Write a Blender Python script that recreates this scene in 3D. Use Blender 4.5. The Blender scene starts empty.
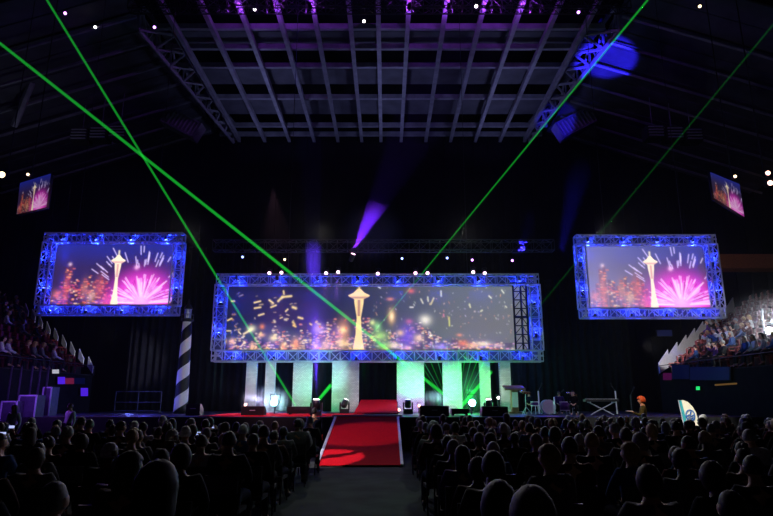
import bpy, bmesh, math, random
import numpy as np
from mathutils import Vector, Matrix
PI = math.pi
rnd = random.Random(7)
sc = bpy.context.scene
col = sc.collection
# ------------------------------------------------------------------ camera
F, CX, CY, EYE, PITCH = 600.0, 386.5, 258.0, 1.77, math.radians(13.3)
cam_d = bpy.data.cameras.new('camera'); cam = bpy.data.objects.new('camera', cam_d); col.objects.link(cam)
cam_d.sensor_fit = 'HORIZONTAL'; cam_d.sensor_width = 36; cam_d.lens = F * 36 / 773
cam_d.clip_end = 300
cam.location = (0, 0, EYE); cam.rotation_euler = (PI / 2 + PITCH, 0, 0)
sc.camera = cam
SP, CP = math.sin(PITCH), math.cos(PITCH)
def ray(px, py):
    dx = (px - CX) / F; dz = -(py - CY) / F
    return dx, CP - dz * SP, SP + dz * CP
def at(px, py, Y):
    x, y, z = ray(px, py); t = Y / y
    return Vector((x * t, Y, EYE + z * t))
def atz(px, py, Z):
    x, y, z = ray(px, py); t = (Z - EYE) / z
    return Vector((x * t, y * t, Z))
def proj(v):
    d = Vector(v) - Vector((0, 0, EYE))
    f = d.y * CP + d.z * SP; u = -d.y * SP + d.z * CP
    return CX + F * d.x / f, CY - F * u / f
# ------------------------------------------------------------------ materials
def srgb(r, g, b):
    f = lambda c: c / 12.92 if c <= 0.04045 else ((c + 0.055) / 1.055) ** 2.4
    return (f(r / 255), f(g / 255), f(b / 255), 1)
MATS = {}
def mat(name, c, rough=0.6, metal=0.0, var=0.25, scale=8.0, emit=None, es=0.0, bump=0.0):
    if name in MATS: return MATS[name]
    m = bpy.data.materials.new(name); m.use_nodes = True
    nt = m.node_tree; b = nt.nodes['Principled BSDF']
    cc = srgb(*c)
    tc = nt.nodes.new('ShaderNodeTexCoord'); nz = nt.nodes.new('ShaderNodeTexNoise')
    nz.inputs['Scale'].default_value = scale; nz.inputs['Detail'].default_value = 4
    nt.links.new(tc.outputs['Object'], nz.inputs['Vector'])
    rp = nt.nodes.new('ShaderNodeValToRGB')
    rp.color_ramp.elements[0].position = 0.3; rp.color_ramp.elements[1].position = 0.7
    rp.color_ramp.elements[0].color = tuple(max(0, v * (1 - var)) for v in cc[:3]) + (1,)
    rp.color_ramp.elements[1].color = tuple(min(1, v * (1 + var)) for v in cc[:3]) + (1,)
    nt.links.new(nz.outputs['Fac'], rp.inputs['Fac'])
    nt.links.new(rp.outputs['Color'], b.inputs['Base Color'])
    b.inputs['Roughness'].default_value = rough; b.inputs['Metallic'].default_value = metal
    if rough >= .85: b.inputs['Specular IOR Level'].default_value = .06
    if bump:
        bp = nt.nodes.new('ShaderNodeBump'); bp.inputs['Strength'].default_value = bump
        nt.links.new(nz.outputs['Fac'], bp.inputs['Height']); nt.links.new(bp.outputs['Normal'], b.inputs['Normal'])
    if emit:
        b.inputs['Emission Color'].default_value = srgb(*emit); b.inputs['Emission Strength'].default_value = es
    MATS[name] = m
    return m
def beam_mat(name, c, s):
    m = bpy.data.materials.new(name); m.use_nodes = True
    nt = m.node_tree; nt.nodes.clear()
    o = nt.nodes.new('ShaderNodeOutputMaterial'); v = nt.nodes.new('ShaderNodeEmission')
    v.inputs['Color'].default_value = (*c, 1); v.inputs['Strength'].default_value = s
    nt.links.new(v.outputs[0], o.inputs['Volume'])
    return m
def screen_mat(name, strength=1.0):
    m = bpy.data.materials.new(name); m.use_nodes = True
    nt = m.node_tree; b = nt.nodes['Principled BSDF']
    a = nt.nodes.new('ShaderNodeAttribute'); a.attribute_name = 'picture'
    nt.links.new(a.outputs['Color'], b.inputs['Emission Color'])
    b.inputs['Emission Strength'].default_value = strength
    b.inputs['Base Color'].default_value = (0.13, 0.13, 0.135, 1); b.inputs['Roughness'].default_value = 0.9
    return m
def brick_mat(name):
    m = mat(name, (225, 225, 222), 0.75, var=0.1, scale=6)
    nt = m.node_tree; b = nt.nodes['Principled BSDF']
    br = nt.nodes.new('ShaderNodeTexBrick'); tc = nt.nodes.new('ShaderNodeTexCoord')
    mp = nt.nodes.new('ShaderNodeMapping'); mp.inputs['Rotation'].default_value = (PI / 2, 0, 0)
    nt.links.new(tc.outputs['Object'], mp.inputs['Vector']); nt.links.new(mp.outputs[0], br.inputs['Vector'])
    br.inputs['Scale'].default_value = 4.0
    br.inputs['Color1'].default_value = srgb(232, 232, 228); br.inputs['Color2'].default_value = srgb(208, 206, 206)
    br.inputs['Mortar'].default_value = srgb(165, 160, 160); br.inputs['Mortar Size'].default_value = 0.03
    nt.links.new(br.outputs['Color'], b.inputs['Base Color'])
    return m
M = dict(
    floor=mat('arena_floor_paint', (54, 61, 59), 0.88, var=0.35, scale=1.5),
    black=mat('matte_black', (16, 16, 18), 0.7),
    rubber=mat('black_plastic', (26, 26, 29), 0.45),
    drape=mat('black_drape_cloth', (28, 30, 30), 0.95, scale=3),
    backdark=mat('dark_back_wall', (26, 26, 34), 0.9, scale=0.4),
    roofdeck=mat('roof_deck_steel', (92, 92, 104), 0.7, scale=0.7),
    steel=mat('roof_steel_paint', (150, 150, 165), 0.55, scale=1.2),
    darksteel=mat('dark_steel', (58, 58, 66), 0.5, metal=0.4),
    alu=mat('aluminium_tube', (205, 208, 216), 0.4, metal=0.2, var=0.1),
    red=mat('red_carpet', (205, 16, 34), 0.95, var=0.25, scale=30, bump=0.2),
    deck=mat('stage_deck_black', (34, 30, 34), 0.5),
    fascia=mat('grey_stage_skirt', (78, 78, 76), 0.85),
    white=mat('white_paint', (228, 228, 232), 0.55, var=0.08),
    catcher=mat('pale_light_catcher', (112, 112, 122), 0.9, var=.1),
    brick=brick_mat('white_textured_panel'),
    wood=mat('lectern_wood', (120, 82, 58), 0.5, var=0.35, scale=12),
    concrete=mat('tier_concrete', (62, 60, 62), 0.85, scale=2),
    seat=mat('red_seat_plastic', (104, 16, 24), 0.5),
    brown=mat('brown_fascia', (120, 82, 60), 0.7),
    cream=mat('cream_fabric', (238, 232, 210), 0.8, var=0.06),
    teal=mat('teal_fabric', (50, 165, 175), 0.8, var=0.1),
    emblem=mat('blue_emblem_print', (50, 110, 190), 0.8, var=0.1),
    magenta=mat('magenta_fabric', (190, 40, 120), 0.8),
    case=mat('equipment_case', (70, 66, 84), 0.5),
    skin=mat('skin_light', (206, 160, 132), 0.55, var=0.08),
    skin2=mat('skin_tan', (160, 112, 84), 0.55, var=0.08),
    skin3=mat('skin_dark', (98, 66, 50), 0.55, var=0.08),
    keys=mat('white_keys', (220, 220, 220), 0.4, var=0.05),
)
CLOTH = [('black', (18, 18, 20)), ('navy', (24, 28, 48)), ('charcoal', (48, 48, 52)), ('grey', (96, 96, 98)), ('brown', (66, 48, 38)),
         ('maroon', (78, 22, 30)), ('olive', (66, 66, 44)), ('white', (205, 205, 205)), ('blue', (50, 76, 130)), ('purple', (80, 50, 120))]
CM = {n: mat('cloth_' + n, c, 0.9, scale=25) for n, c in CLOTH}
HAIR = [('black', (14, 12, 12)), ('dark-brown', (36, 24, 18)), ('brown', (70, 46, 30)), ('grey', (130, 128, 126)), ('blond', (176, 140, 88)), ('white', (208, 206, 204)), ('red', (190, 82, 36))]
HM = {n: mat('hair_' + n, c, 0.6, scale=40, var=0.4) for n, c in HAIR}
def glow(name, c, s):
    return mat(name, c, 0.4, emit=c, es=s, var=0.02)
LENS = dict(pink=glow('pink_lens', (255, 190, 225), 5), white=glow('white_lens', (255, 245, 240), 8), blue=glow('blue_lens', (150, 170, 255), 4),
            purple=glow('violet_lens', (205, 130, 255), 6), cyan=glow('cyan_lens', (150, 245, 255), 14), warm=glow('warm_lens', (255, 220, 170), 4),
            amber=glow('reddish_lens', (255, 190, 170), 4), green=glow('green_lamp', (40, 230, 110), 1.0), glare=glow('glaring_lens', (225, 240, 255), 22))
# ------------------------------------------------------------------ mesh builder
OFF = {}
def link(o): col.objects.link(o); return o
def tag(o, label=None, cat=None, group=None, kind=None):
    if label: o['label'] = label
    if cat: o['category'] = cat
    if group: o['group'] = group
    if kind: o['kind'] = kind
    return o
def thing(name, loc, label, cat, group=None, kind=None):
    o = link(bpy.data.objects.new(name, None)); o.location = loc; o.empty_display_size = 0.2
    OFF[o.name] = Vector(loc)
    return tag(o, label, cat, group, kind)
class MB:
    def __init__(s): s.v = []; s.f = []; s.m = []; s.mi = 0
    def add(s, vs, fs):
        n = len(s.v); s.v += [Vector(v) for v in vs]; s.f += [tuple(i + n for i in f) for f in fs]; s.m += [s.mi] * len(fs); return s
    def box(s, c, d, rz=0.0, M3=None):
        hx, hy, hz = d[0] / 2, d[1] / 2, d[2] / 2
        R = M3 or Matrix.Rotation(rz, 3, 'Z'); c = Vector(c)
        vs = [c + R @ Vector((x * hx, y * hy, z * hz)) for z in (-1, 1) for x, y in ((-1, -1), (1, -1), (1, 1), (-1, 1))]
        return s.add(vs, [(3, 2, 1, 0), (4, 5, 6, 7), (0, 1, 5, 4), (1, 2, 6, 5), (2, 3, 7, 6), (3, 0, 4, 7)])
    def bar(s, a, b, r, n=5, r2=None):
        a, b = Vector(a), Vector(b); d = (b - a).normalized()
        u = d.orthogonal().normalized(); w = d.cross(u); r2 = r if r2 is None else r2
        vs = [p + (u * math.cos(2 * PI * i / n) + w * math.sin(2 * PI * i / n)) * q for p, q in ((a, r), (b, r2)) for i in range(n)]
        fs = [(i, (i + 1) % n, n + (i + 1) % n, n + i) for i in range(n)] + [tuple(reversed(range(n))), tuple(range(n, 2 * n))]
        return s.add(vs, fs)
    def path(s, pts, r, n=6):
        for a, b in zip(pts, pts[1:]): s.bar(a, b, r, n)
        return s
    def lathe(s, prof, n=16, c=(0, 0, 0), axis=None):
        c = Vector(c); q = Vector((0, 0, 1)).rotation_difference(Vector(axis)) if axis is not None else None
        vs = []
        for r, z in prof:
            for i in range(n):
                p = Vector((r * math.cos(2 * PI * i / n), r * math.sin(2 * PI * i / n), z))
                vs.append(c + (q @ p if q else p))
        k = len(prof)
        fs = [(j * n + i, j * n + (i + 1) % n, (j + 1) * n + (i + 1) % n, (j + 1) * n + i) for j in range(k - 1) for i in range(n)]
        fs += [tuple(reversed(range(n))), tuple(range((k - 1) * n, k * n))]
        return s.add(vs, fs)
    def slab(s, pts, d):           # polygon extruded by vector d
        n = len(pts); d = Vector(d); vs = [Vector(p) for p in pts] + [Vector(p) + d for p in pts]
        return s.add(vs, [tuple(range(n)), tuple(reversed(range(n, 2 * n)))] + [(i, n + i, n + (i + 1) % n, (i + 1) % n) for i in range(n)])
    def build(s, name, mats, parent=None, smooth=False):
        me = bpy.data.meshes.new(name)
        off = Vector((0, 0, 0)); p = parent
        while p is not None: off = off + Vector(p.location); p = p.parent
        me.from_pydata([v - off for v in s.v], [], s.f); me.validate()
        mats = mats if isinstance(mats, (list, tuple)) else [mats]
        for m in mats: me.materials.append(m)
        if len(mats) > 1:
            me.polygons.foreach_set('material_index', s.m[:len(me.polygons)])
        bm = bmesh.new(); bm.from_mesh(me); bmesh.ops.recalc_face_normals(bm, faces=bm.faces); bm.to_mesh(me); bm.free()
        if smooth: me.polygons.foreach_set('use_smooth', [True] * len(me.polygons))
        o = link(bpy.data.objects.new(name, me)); o.parent = parent
        return o
def copy_tree(o, parent=None):
    c = o.copy(); col.objects.link(c); c.parent = parent
    for ch in list(o.children): copy_tree(ch, c)
    return c
def struct(name, mb, m, smooth=False, label=None, cat=None):
    return tag(mb.build(name, m, None, smooth), label, cat, None, 'structure')
ORD = ('first second third fourth fifth sixth seventh eighth ninth tenth eleventh twelfth thirteenth fourteenth fifteenth sixteenth seventeenth '
       'eighteenth nineteenth twentieth').split()
ORD += ['twenty-' + w for w in ORD[:9]] + ['thirtieth'] + ['thirty-' + w for w in ORD[:9]]
def lamp(kind, loc, c, power, aim=None, size=0.1, angle=40, blend=0.3):
    d = bpy.data.lights.new(kind.lower() + '_lamp', kind); d.color = c; d.energy = power
    o = link(bpy.data.objects.new(kind.lower() + '_lamp', d)); o.location = loc
    if kind == 'AREA': d.size = size
    else: d.shadow_soft_size = size
    if kind == 'SPOT': d.spot_size = math.radians(angle); d.spot_blend = blend
    if aim is not None: o.rotation_euler = (Vector(aim) - Vector(loc)).to_track_quat('-Z', 'Y').to_euler()
    return o
def truss(mb, a, b, w, up, side, r=0.03, rb=0.016, cells=None, h=None):
    """square lattice truss; a and b are the centre line ends, up and side unit vectors."""
    a, b, up, side = Vector(a), Vector(b), Vector(up), Vector(side); h = w if h is None else h
    L = (b - a).length; k = cells or max(2, round(L / w))
    cs = [up * (h / 2) * i + side * (w / 2) * j for i, j in ((1, 1), (1, -1), (-1, -1), (-1, 1))]
    for c in cs: mb.bar(a + c, b + c, r, 5)
    for i in range(k + 1):
        p = a.lerp(b, i / k)
        for j in range(4): mb.bar(p + cs[j], p + cs[(j + 1) % 4], rb, 4)
    for i in range(k):
        p, q = a.lerp(b, i / k), a.lerp(b, (i + 1) / k)
        for j in range(4):
            c, d = (cs[j], cs[(j + 1) % 4]) if i % 2 else (cs[(j + 1) % 4], cs[j])
            mb.bar(p + c, q + d, rb, 4)
    return mb
def par_can(name, loc, aim, lens, label, cat='stage light', group=None, s=1.0, yoke_up=(0, 0, 1)):
    loc = Vector(loc); d = (Vector(aim) - loc).normalized()
    t = thing(name, loc, label, cat, group)
    q = MB().lathe([(0.05 * s, -0.16 * s), (0.08 * s, -0.14 * s), (0.09 * s, 0.0), (0.1 * s, 0.1 * s), (0.1 * s, 0.13 * s), (0.085 * s, 0.13 * s)], 14, loc, d); cb = q.build('can_body', M['rubber'], t, True)
    MB().lathe([(0.084 * s, 0.125 * s), (0.08 * s, 0.15 * s), (0.04 * s, 0.165 * s)], 14, loc, d).build('lens', LENS[lens], cb, True)
    sd = d.cross(Vector(yoke_up)); sd = sd.normalized() if sd.length > 1e-3 else Vector((1, 0, 0)); u = Vector(yoke_up) * 0.2 * s
    MB().path([loc + sd * 0.11 * s, loc + sd * 0.11 * s + u, loc - sd * 0.11 * s + u, loc - sd * 0.11 * s], 0.012 * s, 5).build('yoke', M['darksteel'], t)
    return t
def moving_head(name, base, aim, lens, label, group=None, s=1.0, cat='moving light'):
    base = Vector(base); hd = base + Vector((0, 0, 0.36 * s)); d = (Vector(aim) - hd).normalized()
    t = thing(name, base, label, cat, group)
    MB().box(base + Vector((0, 0, 0.07 * s)), (0.34 * s, 0.26 * s, 0.14 * s)).build('base_box', M['rubber'], t)
    y = MB()
    for k in (-1, 1): y.box(base + Vector((0.16 * s * k, 0, 0.27 * s)), (0.05 * s, 0.14 * s, 0.28 * s))
    y.box(base + Vector((0, 0, 0.15 * s)), (0.34 * s, 0.14 * s, 0.05 * s)); y.build('yoke', M['rubber'], t)
    q = MB().lathe([(0.06 * s, -0.16 * s), (0.11 * s, -0.12 * s), (0.12 * s, 0.0), (0.1 * s, 0.14 * s)], 14, hd, d); lh = q.build('lamp_head', M['rubber'], t, True)
    MB().lathe([(0.095 * s, 0.135 * s), (0.09 * s, 0.16 * s), (0.05 * s, 0.17 * s)], 14, hd, d).build('lens', LENS[lens], lh, True)
    return t
# ------------------------------------------------------------------ room shell
DECK, SY = 1.15, 23.0                       # stage deck height, stage front
struct('floor', MB().box((0, 30, -0.1), (100, 80, 0.2)), M['floor'])
pl = MB()
for i in range(120):                        # back wall: fluted dark cladding far behind the stage
    pl.box((-47.6 + i * 0.8, 62.0 + 0.12 * (i % 2), 15), (0.8, 0.4, 34))
struct('wall_back', pl, M['backdark'])
struct('wall_left', MB().box((-48, 30, 15), (0.4, 80, 34)), M['backdark'])
struct('wall_right', MB().box((48, 30, 15), (0.4, 80, 34)), M['backdark'])
struct('ceiling', MB().box((0, 38, 34), (100, 70, 0.3)), M['backdark'])
H = 29.5
# longitudinal roof beams meet at the horizon, purlins cross them
xs = [-16.1, -13.3, -10.6, -7.9, -5.3, -2.7, -0.6, 1.6, 4.3, 7.0, 9.7, 12.4, 15.1]
for i, x in enumerate(xs):
    b = MB().box((x, 48.6, H), (0.24, 24.8, 0.5)); b.box((x, 48.6, H - 0.27), (0.34, 24.8, 0.05))
    struct('roof_beam', b, M['steel'], label='long grey steel roof beam, %s across from the lighthouse side' % ORD[i], cat='roof beam')
for i, py in enumerate((27, 47, 65.5, 97, 125, 134)):
    p = atz(386, py, H + 0.4)
    struct('roof_purlin', MB().box((-0.6, p.y, H + 0.4), (35, 0.3, 0.45)), M['steel'], label='steel roof purlin crossing the beams, %s from the lights' % ORD[i], cat='roof purlin')
for i, (a, b) in enumerate(((30, 45), (68, 83), (99, 113))):
    y0, y1 = atz(386, b, H + 1).y, atz(386, a, H + 1).y
    struct('ceiling_panel', MB().box((-0.6, (y0 + y1) / 2, H + 1.0), (35, abs(y1 - y0), 0.25)), M['roofdeck'], label='wide acoustic ceiling panel above the purlins, %s from the lights' % ORD[i], cat='ceiling panel')
for sx, nm in ((-1, 'lighthouse'), (1, 'lectern')):
    cx = -0.55
    # slanting lattice girder along each edge of the centre roof
    g = MB(); o0, o1 = Vector((cx + sx * 18.3, 40.5, H - 0.3)), Vector((cx + sx * 16.2, 61, H - 0.3)); i0, i1 = Vector((cx + sx * 16.0, 40.5, H + 0.1)), Vector((cx + sx * 15.9, 61, H + 0.1))
    for a, b in ((o0, o1), (i0, i1), (o0 + Vector((0, 0, 2.2)), o1 + Vector((0, 0, 2.2)))): g.bar(a, b, 0.17, 6)
    for k in range(8):
        g.bar(o0.lerp(o1, k / 8), i0.lerp(i1, (k + .5) / 8), 0.12, 5); g.bar(i0.lerp(i1, (k + .5) / 8), o0.lerp(o1, (k + 1) / 8), 0.12, 5)
        g.bar(o0.lerp(o1, k / 8) + Vector((0, 0, 2.2)), o0.lerp(o1, (k + .5) / 8), 0.1, 5); g.bar(o0.lerp(o1, (k + .5) / 8), o0.lerp(o1, (k + 1) / 8) + Vector((0, 0, 2.2)), 0.1, 5)
        g.bar(o0.lerp(o1, k / 8), o0.lerp(o1, k / 8) + Vector((0, 0, 2.2)), 0.1, 5)
    struct('roof_girder', g, M['steel'], label='lattice roof girder on the %s side of the roof' % nm, cat='girder')
    # side roof slope with purlins
    sl = MB(); e0, e1 = cx + sx * 18.4, cx + sx * 40
    for k in range(24):
        y0 = 36 + k * 1.08
        sl.slab([(e0, y0, H + 1.2 + 0.1 * (k % 2)), (e1, y0, 23.5 + 0.1 * (k % 2)), (e1, y0 + 1.08, 23.5 + 0.1 * (k % 2)), (e0, y0 + 1.08, H + 1.2 + 0.1 * (k % 2))], (0, 0, 0.15))
    struct('ceiling_slope', sl, M['roofdeck'], label='ribbed sloping side roof on the %s side' % nm, cat='ceiling')
    for k in range(7):
        y = 40 + k * 3.3
        struct('roof_purlin', MB().bar((e0, y, H + 0.5), (e1, y, 22.9), 0.13, 5), M['steel'], label='sloping side-roof purlin on the %s side, %s from the stage end' % (nm, ORD[6 - k]), cat='roof purlin')
    for k, (a, b) in enumerate(((at(62, 33, 44), at(49, 63, 46)), (at(32, 82, 45), at(14, 126, 47))) if sx < 0 else ((at(681, 10, 42), at(735, 118, 50)),)):
        struct('roof_brace', MB().bar(a, b, 0.28, 6), M['steel'], label='diagonal roof brace on the %s side, %s from the lights' % (nm, ORD[k]), cat='brace')
    # slatted service platform at the low end of the girder
    c = at(183 if sx < 0 else 574, 125, 56); R = Matrix.Rotation(-sx * math.radians(28), 3, 'Y')
    t = thing('service_platform', c, 'slatted service platform hung under the roof girder, %s side' % nm, 'platform')
    q = MB()
    for k in range(9): q.box(c + R @ Vector((-1.6 + 0.4 * k, 0, 0)), (0.14, 1.2, 1.5), M3=R)
    q.build('slat_screen', M['alu'], t)
    q = MB()
    for z in (-0.8, 0.8): q.box(c + R @ Vector((0, 0, z)), (3.9, 1.5, 0.16), M3=R)
    for x in (-1.9, 1.9): q.box(c + R @ Vector((x, 0, 0)), (0.14, 1.5, 1.6), M3=R)
    q.build('platform_frame', M['steel'], t)
    MB().bar(c + Vector((0, 0, 0.8)), c + Vector((0, 0, 4.5)), 0.05).build('hanger_rod', M['steel'], t)
    for k in range(3):
        c = at((82 + 19 * k) if sx < 0 else (691 - 19 * k), 137 - 1.5 * k, 50)
        t = thing('air_vent_box', c, 'grey louvred air box under the side roof, %s side, %s from the wall' % (nm, ORD[k]), 'air vent')
        MB().box(c, (1.5, 1.2, 1.2)).build('housing', M['concrete'], t)
        q = MB()
        for j in range(4): q.box(c + Vector((0, -0.66, -0.42 + 0.28 * j)), (1.3, 0.14, 0.08))
        q.build('louvre_grille', M['alu'], t)
        MB().bar(c + Vector((0, 0, 0.6)), c + Vector((0, 0, 6)), 0.04).build('hanger_rod', M['steel'], t)
# lighting trusses at the roof front, with violet lamps that graze the beams
y = 36.9
t = MB(); truss(t, (-18, y, 28.6), (17, y, 28.6), 0.68, (0, 0, 1), (0, 1, 0), 0.05, 0.03)
tag(t.build('lighting_truss', M['darksteel']), 'long dark lighting truss across the roof, carrying violet lamps', 'truss')
for i, x in enumerate((-10.6, -7.9, -5.3, 1.6, 4.3, 7.0, 9.7)):
    p = Vector((x, y - 0.5, 28.3))
    par_can('spotlight', p, p + Vector((0, 2.5, 0.2)), 'purple', 'violet spotlight on the roof truss, %s from the lighthouse side' % ORD[i], group='violet roof spotlights', s=1.6)
    lamp('POINT', p + Vector((0.16, 1.3, 0.42)), (0.42, 0.07, 1.0), 120, size=0.1)
for i, (px, py, Y, le) in enumerate(((66, 13, 37, 'purple'), (155, 27, 39, 'purple'), (255, 9, 37, 'white'), (364, 21, 38.6, 'white'), (476, 6, 36.5, 'white'), (578, 12, 37, 'purple'), (699, 6, 36, 'warm'), (96, 27, 40, 'white'))):
    p = at(px, py, Y)
    par_can('spotlight', p, (p.x * 0.8, 10, 4), le, 'small glowing %s spotlight up in the dark roof, %s across' % (le if le != 'purple' else 'violet', ORD[i]), s=1.25)
# unseen bluish lamps added to fill the dim roof grid, then blue spots
for p in ((-11, 47, 25), (-11, 56, 25), (0, 47, 25), (0, 56, 25), (11, 47, 25), (11, 56, 25)): lamp('SPOT', p, (0.42, 0.45, 1.0), 210, aim=p[:2] + (30,), angle=150, blend=.5, size=0.6)
lamp('POINT', (-30, 46, 20), (0.7, 0.75, 1.0), 45, size=0.6)
lamp('SPOT', at(560, 255, 30), (0.03, 0.02, 1.0), 150000, aim=at(606, 55, 46), angle=11, blend=0.35, size=0.2)
lamp('SPOT', at(520, 255, 30), (0.03, 0.02, 1.0), 110000, aim=at(556, 118, 57), angle=7, blend=0.4, size=0.2)
# ------------------------------------------------------------------ stage
struct('floor_stage', MB().box((-0.5, 29.5, DECK / 2), (29, 13, DECK - 0.001)), [M['deck']])
def part_box(name, c, d, m, parent=None, rz=0.0): return MB().box(c, d, rz).build(name, m, parent)
t = tag(part_box('stage_skirt', (9.9, SY - 0.03, 0.57), (6.6, 0.04, 1.14), M['fascia']), 'grey fabric skirt on the stage front below the band', 'stage skirt')
tag(part_box('stage_skirt', (-8.0, SY - 0.03, 0.57), (13.4, 0.04, 1.14), M['black']), 'black fabric skirt on the stage front, lighthouse side of the ramp', 'stage skirt')
tag(part_box('stage_skirt', (3.4, SY - 0.03, 0.57), (6.2, 0.04, 1.14), M['black']), 'black fabric skirt on the stage front below the floor monitors', 'stage skirt')
tag(part_box('carpet_runner', (-4.1, 25.9, DECK + 0.012), (6.2, 4.6, 0.024), M['red']), 'red carpet laid on the stage deck towards the lighthouse', 'carpet')
# front ramp
RL, RR, RT = -1.88, 0.42, DECK
y0, y1 = 17.1, 23.0
t = thing('carpet_ramp', (-0.73, 17.1, 0), 'wide red carpeted ramp from the aisle up to the stage', 'ramp')
MB().slab([(RL, y0, 0.0), (RL, y1, 0.0), (RL, y1, RT), (RL, y0, 0.03)], (RR - RL, 0, 0)).build('ramp_body', M['deck'], t)
MB().slab([(RL + .03, y0, 0.032), (RR - .03, y0, 0.032), (RR - .03, y1, RT + 0.004), (RL + .03, y1, RT + 0.004)], (0, 0, 0.02)).build('carpet', M['red'], t)
for x in (RL, RR): MB().slab([(x - .04, y0, 0.03), (x + .04, y0, 0.03), (x + .04, y1, RT), (x - .04, y1, RT)], (0, 0, 0.05)).build('edge_trim', M['alu'], t)
MB().box(((RL + RR) / 2, y1 + 0.05, RT + 0.03), (RR - RL + .3, 0.12, 0.1)).build('top_nosing', M['white'], t)
# rear ramp to the stage entrance
a, b, c, d = at(354, 414.5, 27.5), at(398.5, 414.5, 27.5), at(396.5, 400.2, 32.6), at(361, 400.2, 32.6)
t = thing('carpet_ramp', (a.x, 27.5, DECK), 'red carpeted ramp on stage rising into the dark entrance', 'ramp')
MB().slab([(a.x, 27.5, DECK + .03), (b.x, 27.5, DECK + .03), (c.x, 32.6, c.z), (d.x, 32.6, d.z)], (0, 0, 0.03)).build('carpet', M['red'], t)
MB().slab([(a.x + .02, 27.5, DECK), (a.x + .02, 32.6, DECK), (d.x + .02, 32.6, d.z), (a.x + .02, 27.5, DECK + .03)], (b.x - a.x - .04, 0, 0)).build('ramp_body', M['deck'], t)
# upright white panels below the main screen
panels = [(244.5, 255, 'narrow', 'outermost on the lighthouse side'), (264, 273.5, 'narrow', 'second in from the lighthouse'), (292, 311, 'wide', 'behind the smaller laser box, third in from the lighthouse'),
          (331.5, 358.5, 'wide', 'beside the rear ramp on the lighthouse side'), (397, 424.5, 'wide', 'beside the rear ramp on the lectern side'), (443.5, 462.5, 'medium', 'behind the laser fan'),
          (481, 491.5, 'narrow', 'second in from the lectern'), (501, 512, 'narrow', 'standing just behind the lectern')]
for x0, x1, w, d in panels:
    a, b = at(x0, 405, 32.0), at(x1, 405, 32.0); z1 = at(x0, 361, 32.0).z
    tag(MB().box(((a.x + b.x) / 2, 32.15, (DECK + z1) / 2), (b.x - a.x, 0.3, z1 - DECK)).build('scenic_panel', M['brick']), '%s white textured scenic panel, %s' % (w, d), 'stage panel', 'white scenic panels')
# black drapes
def drape(name, x0, x1, y, z0, z1, label, amp=0.12, per=0.42):
    n = int((x1 - x0) / 0.07); vs = []; fs = []
    for i in range(n + 1):
        x = x0 + (x1 - x0) * i / n; ph = 2 * PI * x / per
        yy = y + amp * math.sin(ph) + 0.05 * math.sin(ph * 0.37)
        for dy in (0, 0.02): vs += [(x, yy + dy, z0), (x, yy + dy, z1)]
    for i in range(n):
        k = 4 * i; fs += [(k, k + 4, k + 5, k + 1), (k + 3, k + 7, k + 6, k + 2), (k + 1, k + 5, k + 7, k + 3), (k, k + 2, k + 6, k + 4)]
    return tag(MB().add(vs, fs).build(name, M['drape'], None, True), label, 'curtain')
drape('stage_drape', -14.7, 7.9, 34.6, DECK, 10.6, 'black pleated backdrop curtain behind the main screen')
drape('stage_drape', 7.95, 13.9, 34.4, 0.0, 8.6, 'black pleated curtain between main screen and the lectern-side stand')
# ------------------------------------------------------------------ screens
def to_lin(a): return np.where(a <= 0.04045, a / 12.92, ((a + 0.055) / 1.055) ** 2.4)
class Pic:
    """a small picture painted in its own coordinates: x to the right, y down"""
    def __init__(s, x0, y0, x1, y1, res):
        s.w, s.h = int((x1 - x0) * res), int((y1 - y0) * res); s.res = res
        gx, gy = np.meshgrid(np.linspace(x0, x1, s.w), np.linspace(y0, y1, s.h)); s.X, s.Y = gx, gy
        s.a = np.zeros((s.h, s.w, 3))
    def mix(s, m, c): m = np.clip(m, 0, 1)[..., None]; s.a = s.a * (1 - m) + np.array(c) / 255 * m
    def add(s, m, c): s.a = s.a + np.clip(m, 0, 1)[..., None] * np.array(c) / 255
    def blob(s, x, y, rx, ry, c, k=1.0, p=2.0):
        d = np.sqrt(((s.X - x) / rx) ** 2 + ((s.Y - y) / ry) ** 2); s.mix(k * np.exp(-d ** p), c)
    def rect(s, x0, y0, x1, y1, c, k=1.0, soft=0.5):
        m = np.clip((s.X - x0) / soft, 0, 1) * np.clip((x1 - s.X) / soft, 0, 1) * np.clip((s.Y - y0) / soft, 0, 1) * np.clip((y1 - s.Y) / soft, 0, 1); s.mix(m * k, c)
    def dash(s, xa, ya, xb, yb, r, c, k=1.0):
        dx, dy = xb - xa, yb - ya; L = dx * dx + dy * dy + 1e-9
        t = np.clip(((s.X - xa) * dx + (s.Y - ya) * dy) / L, 0, 1)
        d = np.hypot(s.X - xa - t * dx, s.Y - ya - t * dy); s.mix(k * np.exp(-(d / r) ** 2), c)
    def tower(s, x, ytop, ybase, w, c, c2):
        h = ybase - ytop
        s.dash(x, ytop - 0.08 * h, x, ytop + .05 * h, 0.05 * w + .3, c, .9)
        yy = (s.Y - ytop) / h
        half = np.interp(yy, [0, .02, .06, .10, .12, .16, .22, .45, .7, 1], [w * q for q in (.08, .14, .26, .5, .46, .22, .21, .095, .14, .29)])
        m = np.clip((half - np.abs(s.X - x)) * 1.2 + .5, 0, 1) * (yy > 0) * (yy < 1)
        s.mix(m, c)
        core = np.exp(-((s.X - x) / (0.06 * w + .1)) ** 2) * (yy > .17) * (yy < .42)
        s.mix(core * .75, c2); s.mix(np.exp(-((yy - .135) / .018) ** 2) * m * .6, c2)
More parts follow.
